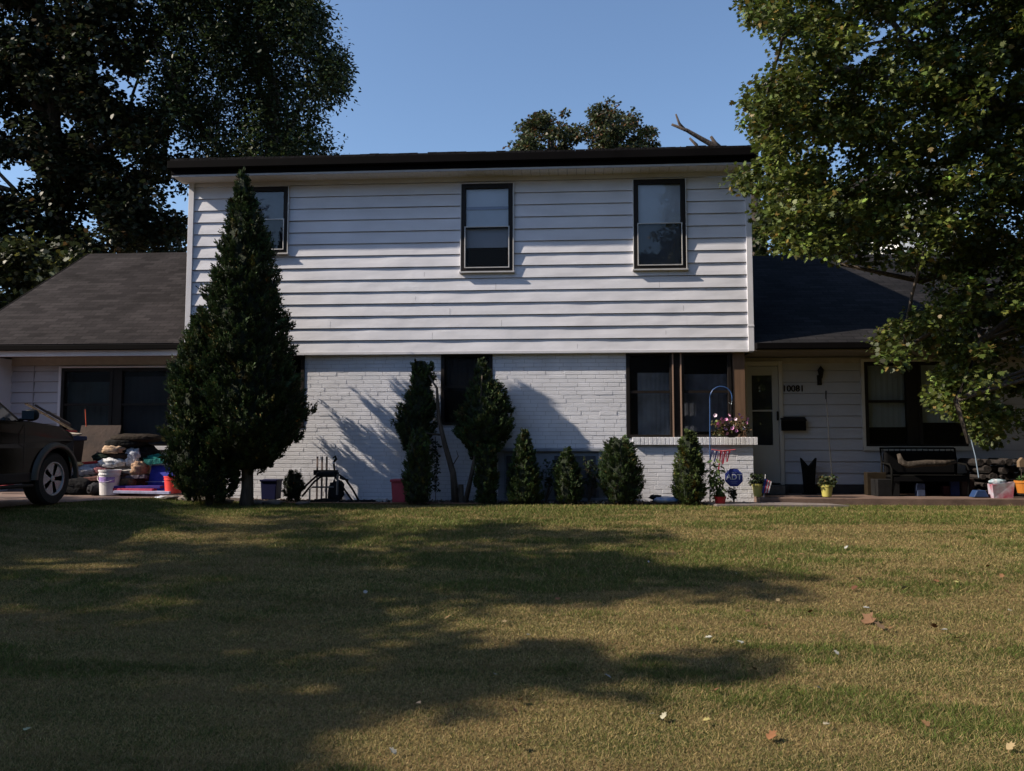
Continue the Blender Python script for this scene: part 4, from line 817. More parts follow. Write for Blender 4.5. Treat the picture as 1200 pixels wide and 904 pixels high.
# white bucket
def bucket(label, px, py, Y, wpx, hpx, c, lab=None, name='bucket', handle=True):
    k = m2(px, Y); p_ = P(px, py, Y); r1 = wpx*k/2; r0 = r1*.86; h = hpx*k
    root = thing(name, label, 'bucket', tuple(p_)); o = (p_.x, Y, p_.z)
    mb = MB(); mb.lathe([(r0, 0), (r0+(r1-r0)*.8, h*.80), (r1*1.03, h*.80), (r1*1.03, h*.84), (r1*.98, h*.85), (r1*.98, h*.93), (r1*1.05, h*.935), (r1*1.05, h), (r1*.97, h), (r0*.95, .02)], o, 28)
    mb.build('bucket_body', mat('bucket_%s' % ('white' if c[1] > .4 else 'red'), c, .45, var=.1, vs=6), root)
    if lab:
        mb = MB(); n_ = 12; vs = []
        for i in range(n_+1):
            a = -pi/2 + (i/n_-.5)*2.0
            for zf in (.50, .72):
                rr = r0+(r1-r0)*zf + .002; vs.append((p_.x+cos(a)*rr, Y+sin(a)*rr, p_.z+h*zf))
        mb.add(vs, [(2*i, 2*i+2, 2*i+3, 2*i+1) for i in range(n_)]); mb.build('label_band', mat('purple_print', lab, .6, var=.4, vs=30), root)
    if handle:
        mb = MB(); mb.tube([(p_.x+cos(a)*r1*1.06, Y+sin(a)*r1*1.06-.01, p_.z+h*.82-abs(sin(a))*h*.30) for a in np.linspace(-pi, 0, 12)], .004, 5); mb.build('handle', steel_edge, root)
    return root
bucket('white bucket with purple printed band before the junk heap', 128, 580, -.45, 23, 28, (.62, .60, .62), (.30, .20, .50))
rb = bucket('bright red bucket beside the blue storage lid, under the evergreen', 203, 578, -.5, 20, 19, (.75, .055, .045), None, handle=False)
bag('crumpled red plastic stuffed behind the red bucket', 212, 566, -.42, 18, 13, (.55, .05, .03), 16, 'plastic bag')
# blue storage lid standing, boxes lying
mb = MB(); a, b = P(172, 570, -.15), P(205, 570, -.15)
mb.box(a.x, b.x, -.03, .03, 0, .48, (.035, .05, .36), None); 
mb.v = [(x+ (z)*.03, -.15+y+z*.3, .17+z) for x, y, z in mb.v]; b1 = len(mb.v)
mb.box(a.x-.01, b.x+.01, -.205, -.19, .36, .375, (.25, .30, .55)); o = item('box_lid', mb, 'big royal blue storage box lid propped in front of the heap', 'storage lid', bevel=.01)
for i, (px, py, Y, wp_, c, lab_) in enumerate([(160, 571, -.48, 60, (.045, .03, .20), 'long navy cardboard box lying at the bottom of the junk heap'), (168, 577, -.60, 66, (.35, .36, .52), 'long pale blue flat box on the ground at the front of the heap'), (158, 574, -.52, 48, (.40, .05, .09), 'red printed flat box between the navy and pale blue boxes')]):
    k = m2(px, Y); p_ = P(px, py, Y); w_ = wp_*k; mb = MB(); mb.box(-w_/2, w_/2, -.07, .07, -.022, .022, c, RE(0, rnd.uniform(-1, 1), rnd.uniform(-6, 6)), (p_.x, Y, p_.z))
    for j in range(9):
        mb.box(-w_/2+w_*(.05+.1*j), -w_/2+w_*(.05+.1*j)+.05, -.0725, -.0705, -.014, .014, rnd.choice([(.45, .05, .08), (.5, .5, .6), (.08, .06, .3), (.03, .03, .2)]), RE(0, 0, 0), (p_.x, Y, p_.z)) if i == 5 else None
    item('flat_box', mb, lab_, 'box', bevel=.004)
bag('clear grey plastic bag lying on the grass edge near red bucket', 196, 585, -.75, 30, 7, (.42, .45, .52), 17, 'plastic bag', 'plastic_bag', .15)
mb = MB()
for px in (0, 8): mb.lump(tuple(P(px, 570, 0)), (.12, .1, .05), px, .1, 2, (.35, .04, .05))
item('red_cloth', mb, 'red cloth seen beneath the car by the wall', 'cloth')
# mulch stones
for i, (px, py, wpx, hpx) in enumerate([(232, 584, 42, 10), (300, 587, 26, 6), (262, 588, 20, 5), (320, 586, 22, 6), (200, 584, 16, 5), (355, 587, 14, 4)]):
    k = m2(px, -.8); p_ = P(px, py, -.95); p_.z = float(gz(p_.x, -.95))+hpx*k*.3; mb = MB(); mb.lump(tuple(p_), (wpx*k/2, .16, hpx*k/2), i+40, .25, 2, (.12, .10, .09)); o = mb.build('edging_stone', mat('stone', (.13, .11, .10), .9, var=.35, vs=9, bump=.8, bs=20), None, smooth=True)
    tag(o, ['longest grey edging stone below the left evergreen', 'flat stone right under the tall evergreen trunk', 'small flat stone between the two evergreen trunks', 'flat stone left of the dark round bush', 'small stone beside the clear plastic bag', 'small stone before the dark round bush'][i], 'stone', 'edging stones under the evergreens')
# gravel in the bed
n_ = 2600; x = rng.uniform(-5.5, 3.0, n_); y = rng.uniform(-.60, -.03, n_); z = gz(x, y)+.006
P_ = np.stack([x, y, z], 1); tag(cards('gravel', mat('gravel_stone', attr=True, r=.9), None, P_, rng.normal(0, 1, (n_, 3))*[1, 1, .5], rng.normal(0, 1, (n_, 3)), .02+.03*rng.random(n_), .02+.03*rng.random(n_), colours(n_, (.10, .075, .06), .7, (.3, .28, .26), .08), OVAL, fold=.5), 'mulch chips and small stones in the planting bed', 'gravel', kind='stuff')
# ---- blue bin by the evergreen trunk, black furniture heap, tote, hose reel
bk = P(318, 585, -.35); mb = MB(); mb.prism([(bk.x-.12, bk.z), (bk.x+.12, bk.z), (bk.x+.14, bk.z+.32), (bk.x-.14, bk.z+.32)], -.5, -.22); mb.box(bk.x-.15, bk.x+.15, -.52, -.2, bk.z+.30, bk.z+.335); item('blue_tub', mb, 'dark blue tub standing right of the tall evergreen trunk', 'tub', mat('navy_plastic', (.005, .007, .045), .6, spec=.15), bevel=.01)
root = thing('folding_chair', 'broken chair with slatted wooden back inside the black heap', 'chair', tuple(P(377, 586, -.25)))
for px0 in (370, 375.5, 381):
    mb = MB(); a = P(px0, 586, -.2); b = P(px0+4.5, 535, -.12); mb.box(a.x, b.x, -.2, -.18, a.z, b.z); mb.build('back_slat', mat('faded_wood', (.20, .15, .14), .85, var=.3), root, bevel=.003)
mb = MB(); mb.box(P(368, 0+553, -.2).x, P(396, 553, -.2).x, -.235, -.18, P(380, 557, -.2).z, P(380, 551, -.2).z); mb.build('crossbar', black, root)
root = thing('camp_chair', 'collapsed black camp chair with splayed tubes against the white bricks', 'chair', tuple(P(392, 588, -.45)))
for k_, pts_ in enumerate([[(350, 578), (362, 566), (372, 557), (384, 553)], [(354, 582), (368, 565), (380, 556)], [(392, 553), (405, 562), (414, 575), (421, 588)], [(390, 555), (398, 566), (408, 580), (413, 587)], [(398, 560), (408, 563)], [(362, 588), (380, 585), (400, 588), (424, 587), (440, 587)]]):
    mb = MB(); mb.tube([P(px, py, -.4-.02*k_) for px, py in pts_], .017, 7); mb.build('tube', black, root, smooth=True)
bk_m = mat('black_cloth', (.010, .010, .012), .9)
mb = MB(); q = P(384, 556, -.4); mb.lump(tuple(q), (.20, .06, .055), 21, .2, 3); mb.build('seat_cloth', bk_m, root, smooth=True)
mb = MB(); q = P(394, 576, -.38); mb.lump(tuple(q), (.13, .06, .17), 23, .35, 3); mb.build('side_cloth', bk_m, root, smooth=True)
root = thing('metal_stand', 'small grey tubular frame standing in front of the black heap', 'frame', tuple(P(378, 588, -.6)))
g3 = mat('grey_tube', (.14, .14, .145), .5, metal=.3)
mb = MB(); mb.tube([P(363, 588, -.6), P(363, 574, -.6), P(366, 571, -.6), P(391, 571, -.6)], .014, 7); mb.tube([P(395, 580, -.6), P(396, 556, -.6)], .018, 7); mb.build('frame_tube', g3, root)
mb = MB(); mb.tube([P(363, 588, -.6), P(392, 587, -.6)], .012, 6); mb.build('base_bar', black, root)
root = thing('hand_pump', 'upright black garden tool with curved grip above the heap', 'garden tool', tuple(P(393, 586, -.3)))
mb = MB(); mb.tube([P(393, 586, -.3), P(392, 550, -.3)], .010, 6); mb.build('shaft', black, root)
mb = MB(); mb.tube([P(392, 552, -.3), P(391, 542, -.3), P(394, 538, -.3), P(393, 535, -.3), P(390, 537, -.3)], [.014, .02, .024, .02, .012], 8); mb.build('grip', black, root, smooth=True); mb = MB(); q = P(391, 543, -.33); mb.lump(tuple(q), (.012, .01, .018), 3, .1, c=(1, 1, 1)); mb.build('grip_tag', trim_white, root)
root = thing('garden_trowel', 'small white handled tool left of the black heap', 'tool', tuple(P(349, 588, -.5)))
mb = MB(); mb.tube([P(348, 577, -.5), P(350, 570, -.5)], .012, 6); mb.tube([P(350, 573, -.5), P(352, 568, -.5)], .006, 5); mb.build('grip', trim_white, root); mb = MB(); mb.tube([P(349, 588, -.5), P(348, 577, -.5)], .006, 6); mb.build('shaft', black, root)
mb = MB(); q = P(448, 587, -.3); mb.box(q.x-.10, q.x+.08, -.36, -.24, q.z-.02, q.z+.035, (.42, .42, .42)); item('concrete_block', mb, 'small pale block lying between the black heap and red tote', 'block', bevel=.004)
q = P(469, 588, -.42); root = thing('waste_tote', 'faded red tub half hidden behind the slim evergreen', 'tub', tuple(q)); redt = mat('faded_red', (.42, .05, .07), .5, var=.15)
mb = MB(); mb.prism([(q.x-.095, q.z), (q.x+.12, q.z), (q.x+.14, q.z+.33), (q.x-.12, q.z+.33)], -.6, -.3); mb.build('tub_body', redt, root, bevel=.01)
mb = MB(); mb.box(q.x-.135, q.x+.155, -.62, -.28, q.z+.33, q.z+.375); mb.build('lid', redt, root, bevel=.01)
# soil bag
root = thing('soil_bag', 'blue and white plastic soil bag left of the sunlit oval evergreen', 'bag', tuple(P(781, 589, -.55)))
mb = MB(); mb.lump(tuple(P(781, 586, -.55)), (.21, .13, .055), 31, .22, 3, (.45, .45, .50)); mb.build('bag_skin', mat('bag_print', (.50, .50, .54), .4, c2=(.05, .16, .42), vs=9), root, smooth=True)
mb = MB(); mb.lump(tuple(P(768, 583, -.5)), (.10, .08, .04), 33, .3, 3); mb.build('bag_fold', black, root, smooth=True)
# ---- shepherd's hook with hanging basket
hy = -.42; blue = mat('hook_blue', (.03, .08, .22), .4)
root = thing('shepherds_hook', 'tall blue curved garden hook in front of the brick sill', 'plant hook', tuple(P(832, 590, hy)))
pts_ = [P(832, 592, hy), P(832, 520, hy), P(832, 468, hy)] + [P(845-13*cos(a), 466-13*sin(a), hy) for a in np.linspace(.1, pi, 10)] + [P(858, 470, hy)]
mb = MB(); mb.tube(pts_, .009, 7); mb.build('rod', blue, root, smooth=True)
mb = MB(); mb.tube([P(858, 470, hy), P(857, 474, hy), P(854, 472, hy)], .006, 6); mb.build('hook_end', mat('pale_metal', (.4, .45, .5), .4, metal=.5), root)
bp = P(857, 505, hy); root = thing('hanging_basket', 'hanging basket of pink and white petunias on the blue hook', 'flower basket', tuple(bp))
mb = MB(); mb.lathe([(.05, -.11), (.10, -.09), (.14, .0), (.145, .02), (.13, .02)], (bp.x, hy, bp.z), 18); mb.build('pot', mat('basket_dark', (.035, .022, .018), .8), root)
mb = MB()
for a in (0, 2.1, 4.2): mb.tube([(bp.x+cos(a)*.13, hy+sin(a)*.13, bp.z+.02), P(857, 475, hy)], .004, 5)
mb.build('hanger_wire', black, root)
cs = [(bp.x+rnd.uniform(-.28, .22), hy+rnd.uniform(-.16, .16), bp.z+rnd.uniform(-.05, .16)) for _ in range(60)]
leaf_cloud('foliage', root, cs, .05, 14, .035, (.055, .06, .02), OVAL, warm=(.16, .10, .05), wp=.3)
fl = [P(px, py, hy-.16+rnd.uniform(-.05, .05)) for px, py in [(838, 487), (855, 486), (866, 486), (876, 491), (875, 496), (862, 491), (851, 492), (847, 494), (842, 499), (850, 503), (858, 502), (852, 508), (845, 491), (856, 491), (841, 496), (869, 489), (860, 499), (853, 497), (863, 505), (872, 502)]]
for i, f in enumerate(fl):
    mb = MB(); R0 = RE(90+rnd.uniform(-40, 40), rnd.uniform(-30, 30), rnd.uniform(-60, 60)); n_ = 10; r = rnd.uniform(.028, .042)
    c = rnd.choice([(.75, .60, .70), (.70, .40, .58), (.62, .28, .48)]); q = [(r*(1 if j % 2 else .8)*cos(2*pi*j/n_), r*(1 if j % 2 else .8)*sin(2*pi*j/n_), .008) for j in range(n_)] + [(0, 0, -.012)]
    mb.add([R0 @ Vector(v_) + f for v_ in q], [(j, (j+1) % n_, n_) for j in range(n_)], c); mb.build('flower', vcol, root)
# garden flag: striped bunting hung on a little rod
root = thing('striped_bunting', 'small red white and blue striped cloth hanging against low brick wall', 'flag', tuple(P(845, 553, -.2)))
mb = MB(); mb.tube([P(834, 527, -.2), P(846, 529, -.2), P(862, 527, -.2)], .008, 6, (.55, .10, .12)); mb.build('rod', vcol, root)
for i in range(9):
    x_ = 834+i*2.5; lean = -3; c = [(.48, .06, .10), (.62, .60, .66)][i % 2]; yb = 545-abs(i-5)*1.2+(7 if i in (4, 5) else 0)
    a, b = P(x_, 528, -.2), P(x_+2.2, 528, -.2); c0, d0 = P(x_+lean, yb, -.24), P(x_+lean+2, yb, -.24); mb = MB(); mid = (a+c0)/2+Vector((0, -.02, 0)); mid2 = (b+d0)/2+Vector((0, .01, 0))
    mb.add([a, b, mid2, mid, d0, c0], [(0, 1, 2, 3), (3, 2, 4, 5)], c if i > 3 or i % 2 else (.06, .07, .20)); mb.build('stripe', vcol, root)
# security sign
sp = P(860, 560, -.32); root = thing('yard_sign', 'blue octagonal security yard sign in front of the low brick wall', 'sign', tuple(P(860, 590, -.32)))
mb = MB(); k = m2(860, -.32); R8 = 10.3*k/cos(pi/8); mb.prism([(sp.x+R8*cos(pi/8+pi/4*i), sp.z+R8*sin(pi/8+pi/4*i)) for i in range(8)], -.325, -.315); mb.build('plate', mat('sign_blue', (.020, .035, .22), .4), root)
mb = MB(); mb.prism([(sp.x+R8*.93*cos(pi/8+pi/4*i), sp.z+R8*.93*sin(pi/8+pi/4*i)) for i in range(8)], -.3265, -.3255); mb.build('inner_field', mat('sign_field', (.028, .048, .27), .4), root)
text('ADT', .125, .0008, RF, (sp.x, -.3285, sp.z+.008), mat('sign_white', (.65, .67, .75), .5), 'lettering', root)
mb = MB()
for dz, w_ in ((.085, .09), (-.065, .11), (-.088, .08)): mb.box(sp.x-w_/2, sp.x+w_/2, -.3285, -.327, sp.z+dz-.004, sp.z+dz+.004)
mb.build('small_print_line', mat('sign_line', (.22, .26, .45), .5), root)
mb = MB(); mb.box(sp.x-.008, sp.x+.008, -.313, -.303, float(gz(sp.x, -.3))-.05, sp.z); mb.build('stake', g3, root)
# red pot with tall leafy plant
def pot(label, px, py, Y, wpx, hpx, c, mname, name='flower_pot', rim=True, base=None):
    k = m2(px, Y); q = P(px, py, Y); r1 = wpx*k/2; h = hpx*k; root = thing(name, label, 'plant pot', tuple(q)); mb = MB()
    mb.lathe([(r1*.70, 0), (r1*.93, h*.80), (r1, h*.81), (r1*1.02, h), (r1*.9, h), (r1*.85, h*.85), (.0, h*.85)], (q.x, Y, q.z), 24); mb.build('pot', mat(mname, c, .45, var=.08), root); return root, q, h, r1
rp_, q, h, r1 = pot('small bright red pot with a leafy cane plant beside the hook', 844, 595, -.75, 14, 13, (.42, .012, .018), 'pot_red')
mb = MB(); cs = []
for (ax, ay) in ((832, 556), (838, 545), (843, 552), (832, 568), (845, 568)):
    t = P(ax, ay, -.75+rnd.uniform(-.1, .1)); mb.tube([q+Vector((0, 0, h*.8)), q.lerp(t, .5)+Vector((rnd.uniform(-.03, .03), 0, .05)), t], [.009, .007, .004], 6)
    for s_ in np.linspace(.25, 1, 8): cs.append(tuple(q.lerp(t, s_)+Vector((0, 0, .08))))
mb.build('stem', mat('green_stem', (.08, .10, .03), .7), rp_); leaf_cloud('foliage', rp_, cs, .04, 6, .10, (.075, .11, .030), [(0, 0), (.35, .16), (.7, .12), (1, 0), (.7, -.12), (.35, -.16)], droop=.7)
root = twig_bush('weed', 'dry twiggy weed on the ground right of the red pot', 860, 590, -.5, .24, 9, .03, (.05, .045, .03), cat='weed')
# yellow pots on the porch
py_, q, h, r1 = pot('yellow pot at the corner of the low brick wall', 888, 582, -.2, 13, 15, (.42, .38, .10), 'pot_yellow')
leaf_cloud('foliage', py_, [(q.x+rnd.uniform(-.09, .09), -.2+rnd.uniform(-.08, .08), q.z+h+rnd.uniform(0, .15)) for _ in range(20)], .05, 12, .04, (.03, .045, .02), OVAL)
py_, q, h, r1 = pot('yellow pot with small bushy plant on the porch edge', 969, 582, -.22, 15, 14, (.42, .38, .10), 'pot_yellow')
leaf_cloud('foliage', py_, [(q.x+rnd.uniform(-.13, .13), -.22+rnd.uniform(-.1, .1), q.z+h+rnd.uniform(-.02, .13)) for _ in range(34)], .05, 14, .04, (.045, .06, .025), OVAL, warm=(.16, .12, .05), wp=.1)
mb = MB(); mb.tube([P(976, 570, -.1), P(972, 520, .0), P(968, 462, .1)], [.009, .007, .005], 6, (.03, .03, .03)); mb.tube([P(968, 468, .1), P(968, 458, .1)], .012, 6, (.02, .02, .02)); item('garden_stake', mb, 'long thin dark stake leaning out of the right yellow pot', 'stake')
root = thing('mini_flag', 'small striped flag on a stick beside the left yellow pot', 'flag', tuple(P(897, 582, -.28)))
mb = MB(); mb.tube([P(895, 583, -.28), P(897, 556, -.26)], .005, 6); mb.build('stick', trim_white, root)
for i in range(6):
    mb = MB(); a, b = P(896+i*1.4, 561+i*.6, -.27), P(897.4+i*1.4, 561.6+i*.6, -.27); c0, d0 = P(896+i*1.4-3.5, 578, -.30), P(897.4+i*1.4-3.5, 578, -.30); mb.add([a, b, d0, c0], [(0, 1, 2, 3)], [(.35, .04, .06), (.45, .44, .46)][i % 2] if i > 1 else (.03, .04, .16)); mb.build('stripe', vcol, root)
# notched black planter ornament
kx = P(948, 573, .62); root = thing('notched_ornament', 'tall black ornament with two pointed tips standing against porch wall', 'ornament', (kx.x, .62, .15))
z1_ = P(948, 536, .62).z; z2_ = P(948, 543, .62).z; w_ = .135
mb = MB(); mb.prism([(kx.x-.075, .15), (kx.x+.08, .15), (kx.x+.11, z2_-.15), (kx.x+w_, z1_), (kx.x+.05, z2_-.0), (kx.x, z2_-.06), (kx.x-.05, z2_+.0), (kx.x-w_, z1_), (kx.x-.10, z2_-.15)], .56, .68); mb.build('ornament_body', mat('matt_black', (.005, .005, .005), .8, spec=.1), root, bevel=.02)
mb = MB(); mb.box(kx.x-.1, kx.x+.1, .52, .72, .15, .17); mb.build('base', MATS['matt_black'], root)
mb = MB(); q = P(911, 566, .4); mb.box(q.x-.16, q.x+.12, .35, .6, .15, .31, (.085, .08, .075)); item('grey_crate', mb, 'low dark grey box on the porch left of the notched ornament', 'box', bevel=.01)
# mailbox and lamp
mp_ = P(930, 497, DY-.1); root = thing('mailbox', 'black wall mailbox below the house number', 'mailbox', (mp_.x, DY-.03, mp_.z)); k = m2(930, DY-.1)
mb = MB(); w_ = 14*k; mb.box(mp_.x-w_, mp_.x+w_, DY-.14, DY-.024, mp_.z-.12, mp_.z+.085); mb.build('box_body', MATS['matt_black'], root, bevel=.008)
mb = MB(); mb.prism([(DY-.155, mp_.z+.07), (DY-.022, mp_.z+.125), (DY-.022, mp_.z+.095), (DY-.15, mp_.z+.05)], mp_.x-w_-.01, mp_.x+w_+.01, axis='x'); mb.build('lid', black, root)
lp = P(962, 438, DY-.12); root = thing('wall_lamp', 'dark lantern lamp on porch wall right of the house number', 'wall lamp', (lp.x, DY-.03, lp.z))
mb = MB(); mb.lathe([(.0, -.10), (.03, -.08), (.055, .05), (.065, .055), (.03, .10), (.008, .13), (.0, .14)], (lp.x, DY-.12, lp.z), 6); mb.build('lantern', bronze, root)
mb = MB(); mb.lathe([(.028, -.065), (.048, .045)], (lp.x, DY-.12, lp.z), 6); 
mb = MB(); mb.tube([(lp.x, DY-.02, lp.z-.14), (lp.x, DY-.09, lp.z-.16), (lp.x, DY-.12, lp.z-.10)], .012, 6); mb.box(lp.x-.04, lp.x+.04, DY-.035, DY-.018, lp.z-.20, lp.z-.02); mb.build('bracket', bronze, root)
# ---- porch bench and clutter under the right window
bn = P(1083, 578, .35); root = thing('porch_bench', 'dark metal porch glider bench under the porch window', 'bench', (bn.x, .35, .15)); wx = .62; bx = bn.x
for sx in (-1, 1):
    mb = MB(); x = bx+sx*wx; mb.tube([(x, .12, .15), (x, .10, .60), (x, .16, .68), (x, .5, .70), (x, .56, .95)], .018, 7); mb.tube([(x, .55, .15), (x, .52, .70)], .018, 7); mb.build('side_frame', MATS['matt_black'], root, smooth=True)
mb = MB(); mb.box(bx-wx, bx+wx, .12, .54, .46, .50); mb.build('seat', MATS['matt_black'], root, bevel=.01)
mb = MB()
for i in range(13): x = bx-wx+.05+i*(2*wx-.1)/12; mb.tube([(x, .53, .5), (x, .58, .93)], .008, 5)
mb.tube([(bx-wx, .585, .95), (bx+wx, .585, .95)], .016, 7); mb.build('backrest', MATS['matt_black'], root)
mb = MB(); mb.box(bx-wx+.03, bx+wx-.03, .44, .53, .50, .90); mb.build('back_cushion', mat('black_fabric', (.006, .006, .007), .95, spec=.05), root, bevel=.04)
mb = MB(); mb.box(bx-wx+.03, bx+wx-.03, .60, .62, .16, .5); mb.box(bx-wx+.03, bx+wx-.03, .09, .11, .40, .47); mb.build('skirt', MATS['black_fabric'], root)
mb = MB(); pts_ = [P(1053, 532, .05), P(1056, 541, .03), P(1063, 545, .02), P(1085, 543, .02), P(1105, 543, .02), P(1120, 541, .03)]; mb.tube(pts_, [.03, .05, .055, .055, .05, .03], 10, (.06, .05, .043)); item('rolled_blanket', mb, 'beige rolled blanket laid along the porch bench', 'blanket', MATS['cloth'], smooth=True)
def boxy(label, cat, name, px, py, Y, wpx, hpx, d, c, rot=0, m=vcol):
    k = m2(px, Y); q = P(px, py, Y); mb = MB(); w_, h_ = wpx*k, hpx*k; mb.box(-w_/2, w_/2, -d/2, d/2, 0, h_, c, RZ(rot), (q.x, Y, .151)); return item(name, mb, label, cat, m, bevel=.008)
boxy('dark storage crate at left end of the porch bench', 'crate', 'storage_crate', 1037, 575, .25, 26, 20, .3, (.012, .012, .013), 3)
boxy('yellowish carton on the crate by the bench', 'carton', 'carton', 1026, 575, .45, 22, 27, .2, (.018, .013, .008), -4)
boxy('pale blue white jug under the porch bench', 'jug', 'plastic_jug', 1078, 575, .2, 9, 15, .12, (.045, .06, .11))
boxy('tan paper sack right of the bench', 'paper bag', 'paper_bag', 1132, 576, .3, 15, 21, .16, (.035, .026, .024), 8)
boxy('dark blue bottle case at the right end of the bench', 'case', 'bottle_case', 1118, 576, .3, 10, 18, .14, (.01, .02, .07), -6)
boxy('dark red box pushed under the bench', 'box', 'storage_box', 1108, 576, .35, 9, 12, .15, (.03, .01, .012))
root = thing('lobby_dustpan', 'blue long handled dustpan standing on the porch', 'dustpan', tuple(P(1146, 575, -.1)))
mb = MB(); a, b = P(1138, 570, -.12), P(1156, 570, -.12); mb.prism([(a.x, .16), (b.x, .16), (b.x-.05, .27), (a.x+.06, .27)], -.2, -.02); mb.build('pan', mat('pan_blue', (.015, .04, .12), .5), root, bevel=.01)
mb = MB(); mb.tube([P(1147, 560, -.1), P(1143, 535, -.08), P(1138, 515, -.05)], .009, 6); mb.build('handle', mat('pale_blue', (.18, .24, .32), .5), root)
# gift bag
gp = P(1173, 577, -.2); k = m2(1173, -.2); root = thing('shopping_bag', 'colourful white blue and red shopping bag on the porch', 'bag', (gp.x, -.2, .151)); w_ = 27*k
mb = MB(); vs = []
h_ = 20*k
vs = [(gp.x-w_*.42, -.28, .151), (gp.x+w_*.40, -.28, .151), (gp.x+w_*.40, -.12, .151), (gp.x-w_*.42, -.12, .151), (gp.x-w_*.5, -.30, .151+h_*.8), (gp.x+w_*.5, -.28, .151+h_), (gp.x+w_*.48, -.12, .151+h_*.95), (gp.x-w_*.45, -.11, .151+h_*.85)]
mb.add(vs, [(0, 3, 2, 1), (0, 1, 5, 4), (1, 2, 6, 5), (2, 3, 7, 6), (3, 0, 4, 7), (4, 5, 6, 7)], (.42, .44, .52)); mb.build('bag_body', mat('bag_paper', (.42, .44, .52), .6, c2=(.30, .02, .05), vs=6), root)
mb = MB(); mb.lump((gp.x-.05, -.2, .151+h_*.95), (w_*.35, .07, .05), 51, .3, 3); mb.build('tissue', mat('tissue_blue', (.12, .30, .38), .8, c2=(.5, .5, .55), vs=14), root)
# orange pot with a little wooden ornament on a stick
po, q, h, r1 = pot('orange pot at the right edge of the porch', 1201, 578, -.3, 22, 15, (.42, .15, .02), 'pot_orange')
leaf_cloud('foliage', po, [(q.x+rnd.uniform(-.08, .08), -.3+rnd.uniform(-.08, .08), q.z+h+rnd.uniform(0, .06)) for _ in range(14)], .04, 10, .035, (.05, .09, .03), OVAL)
root = thing('birdhouse_pick', 'small wooden birdhouse on a stick in the orange pot', 'ornament', tuple(P(1197, 565, -.3)))
mb = MB(); mb.tube([P(1197, 568, -.3), P(1197, 545, -.3)], .005, 5); mb.build('stick', bark_dry, root)
a = P(1197, 546, -.3); mb = MB(); mb.prism([(a.x-.05, a.z-.02), (a.x+.05, a.z-.02), (a.x+.05, a.z+.07), (a.x, a.z+.13), (a.x-.05, a.z+.07)], -.34, -.26); mb.build('birdhouse', mat('light_wood', (.16, .11, .07), .7), root)
# woodpile under the boughs
root = thing('log_pile', 'dark stacked firewood on the porch behind the shopping bag', 'firewood', tuple(P(1175, 575, .4)))
for i in range(5):
    for j in range(7-(i % 2)):
        x = P(1140, 560, .45).x + .12*j*1.25 + (.07 if i % 2 else 0); z = .22+i*.125; r = rnd.uniform(.035, .07); mb = MB(); mb.tube([(x, .15+rnd.uniform(-.12, .1), z+rnd.uniform(-.02, .02)), (x+rnd.uniform(-.05, .05), .75, z)], r, 7); mb.build('log', mat('dark_log', (.014, .010, .009), .95, var=.6, vs=14, bump=.9, bs=20), root)
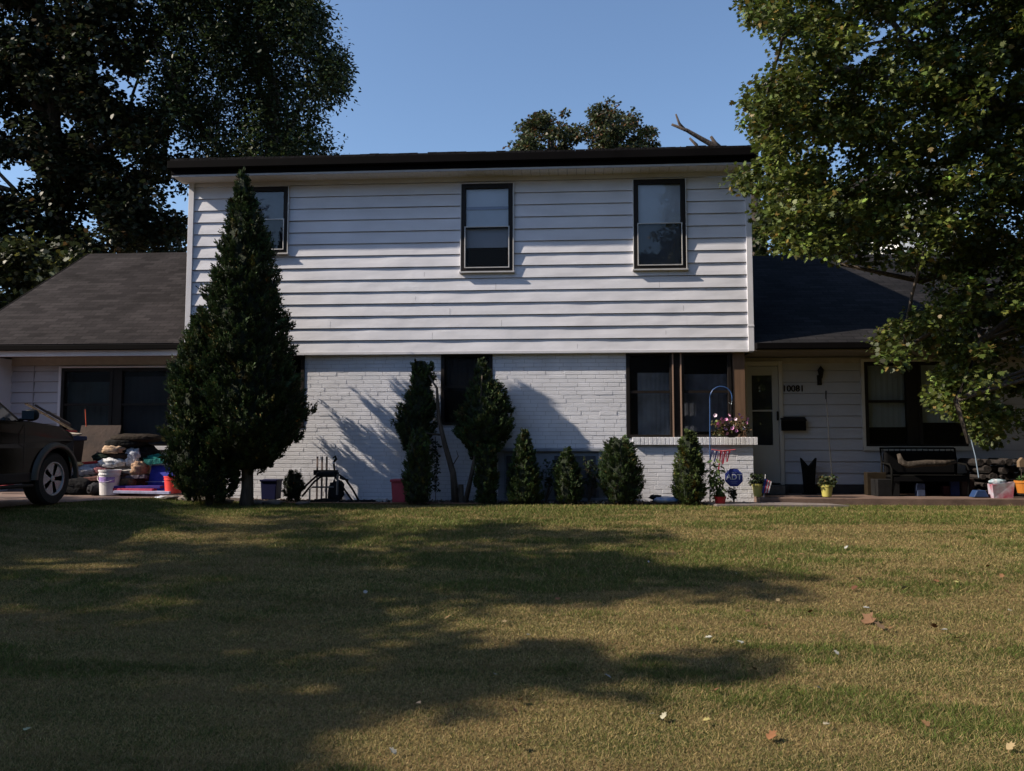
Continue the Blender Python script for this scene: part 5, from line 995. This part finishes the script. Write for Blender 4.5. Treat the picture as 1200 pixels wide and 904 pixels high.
# leaf litter and twigs on the lawn
LT = [(428, 697, .05, (.42, .40, .34)), (525, 727, .05, (.40, .26, .12)), (712, 797, .045, (.5, .5, .46)), (460, 886, .045, (.5, .46, .36)), (98, 620, .09, (.28, .17, .09)), (176, 641, .04, (.35, .20, .04)), (32, 860, .045, (.38, .40, .24)), (830, 751, .05, (.5, .5, .42)), (868, 757, .06, (.55, .55, .46)), (1018, 729, .13, (.20, .11, .06)), (1030, 737, .09, (.26, .17, .10)), (1002, 692, .06, (.16, .07, .04)), (1016, 716, .05, (.45, .45, .42)), (1031, 670, .05, (.20, .09, .07)), (992, 644, .05, (.45, .45, .42)), (940, 652, .05, (.30, .18, .09)), (891, 685, .05, (.42, .42, .40)), (1120, 685, .05, (.45, .42, .15)), (1060, 692, .05, (.42, .42, .40)), (1110, 598, .05, (.5, .5, .46)), (1107, 742, .045, (.45, .45, .42)), (1122, 752, .05, (.15, .06, .03)), (980, 769, .04, (.46, .45, .40)), (969, 854, .04, (.48, .42, .30)), (829, 849, .04, (.5, .42, .16)), (905, 867, .07, (.28, .13, .06)), (961, 812, .06, (.34, .30, .20)), (760, 661, .03, (.45, .42, .38)), (1180, 697, .05, (.24, .10, .06)), (876, 720, .05, (.22, .12, .07)), (950, 720, .05, (.22, .12, .07)), (491, 829, .04, (.4, .3, .2)), (1095, 737, .06, (.2, .1, .05)), (1040, 600, .04, (.4, .4, .36))]
KL = {}
for _ in range(34): LT.append((rnd.uniform(560, 1190), rnd.uniform(610, 890), rnd.uniform(.03, .055), rnd.choice([(.24, .12, .06), (.40, .30, .16), (.30, .17, .08), (.45, .42, .30)])))
for i, (px, py, sz, c) in enumerate(LT):
    c = tuple(q*.72 for q in c); sz *= 1.1
    g_ = G(px, py); mb = MB(); n_ = 5; R0 = RE(rnd.uniform(-25, 25), rnd.uniform(-25, 25), rnd.uniform(0, 360)); vs = []
    T_ = [(a*sz-.5*sz, b*sz*.8) for a, b in MAPLE]; vs = [R0 @ Vector((a, b, .25*abs(b)+.15*sz*sin(a*40))) + g_ + Vector((0, 0, .024)) for a, b in T_]
    mb.add(vs + [v_ + Vector((0, 0, .002)) for v_ in vs], [tuple(range(12)), tuple(range(12, 24))], c); o = mb.build('fallen_leaf', vcol, None)
    tone = 'brown' if c[1] < .18 else ('tan' if c[2] < .22 else 'pale')
    side = 'left' if px < 400 else ('middle' if px < 800 else 'right'); dep = 'far' if py < 700 else ('central' if py < 800 else 'near')
    lb = 'fallen %s leaf lying on the %s %s lawn' % (tone, dep, side); KL.setdefault(lb, []).append((o, px, py)); tag(o, lb, 'leaf', 'fallen leaves scattered on the lawn')
for lb, L in KL.items():
    if len(L) > 1:
        L.sort(key=lambda t: t[1]); w_ = ['first', 'second', 'third', 'fourth', 'fifth', 'sixth', 'seventh', 'eighth', 'ninth', 'tenth', 'eleventh', 'twelfth', 'thirteenth', 'fourteenth', 'fifteenth', 'sixteenth', 'seventeenth', 'eighteenth', 'nineteenth', 'twentieth', 'twenty first', 'twenty second', 'twenty third', 'twenty fourth']
        for i, (o, _, _) in enumerate(L): o['label'] = lb + ', ' + (w_[i] if i < 24 else 'last') + ' from the left'
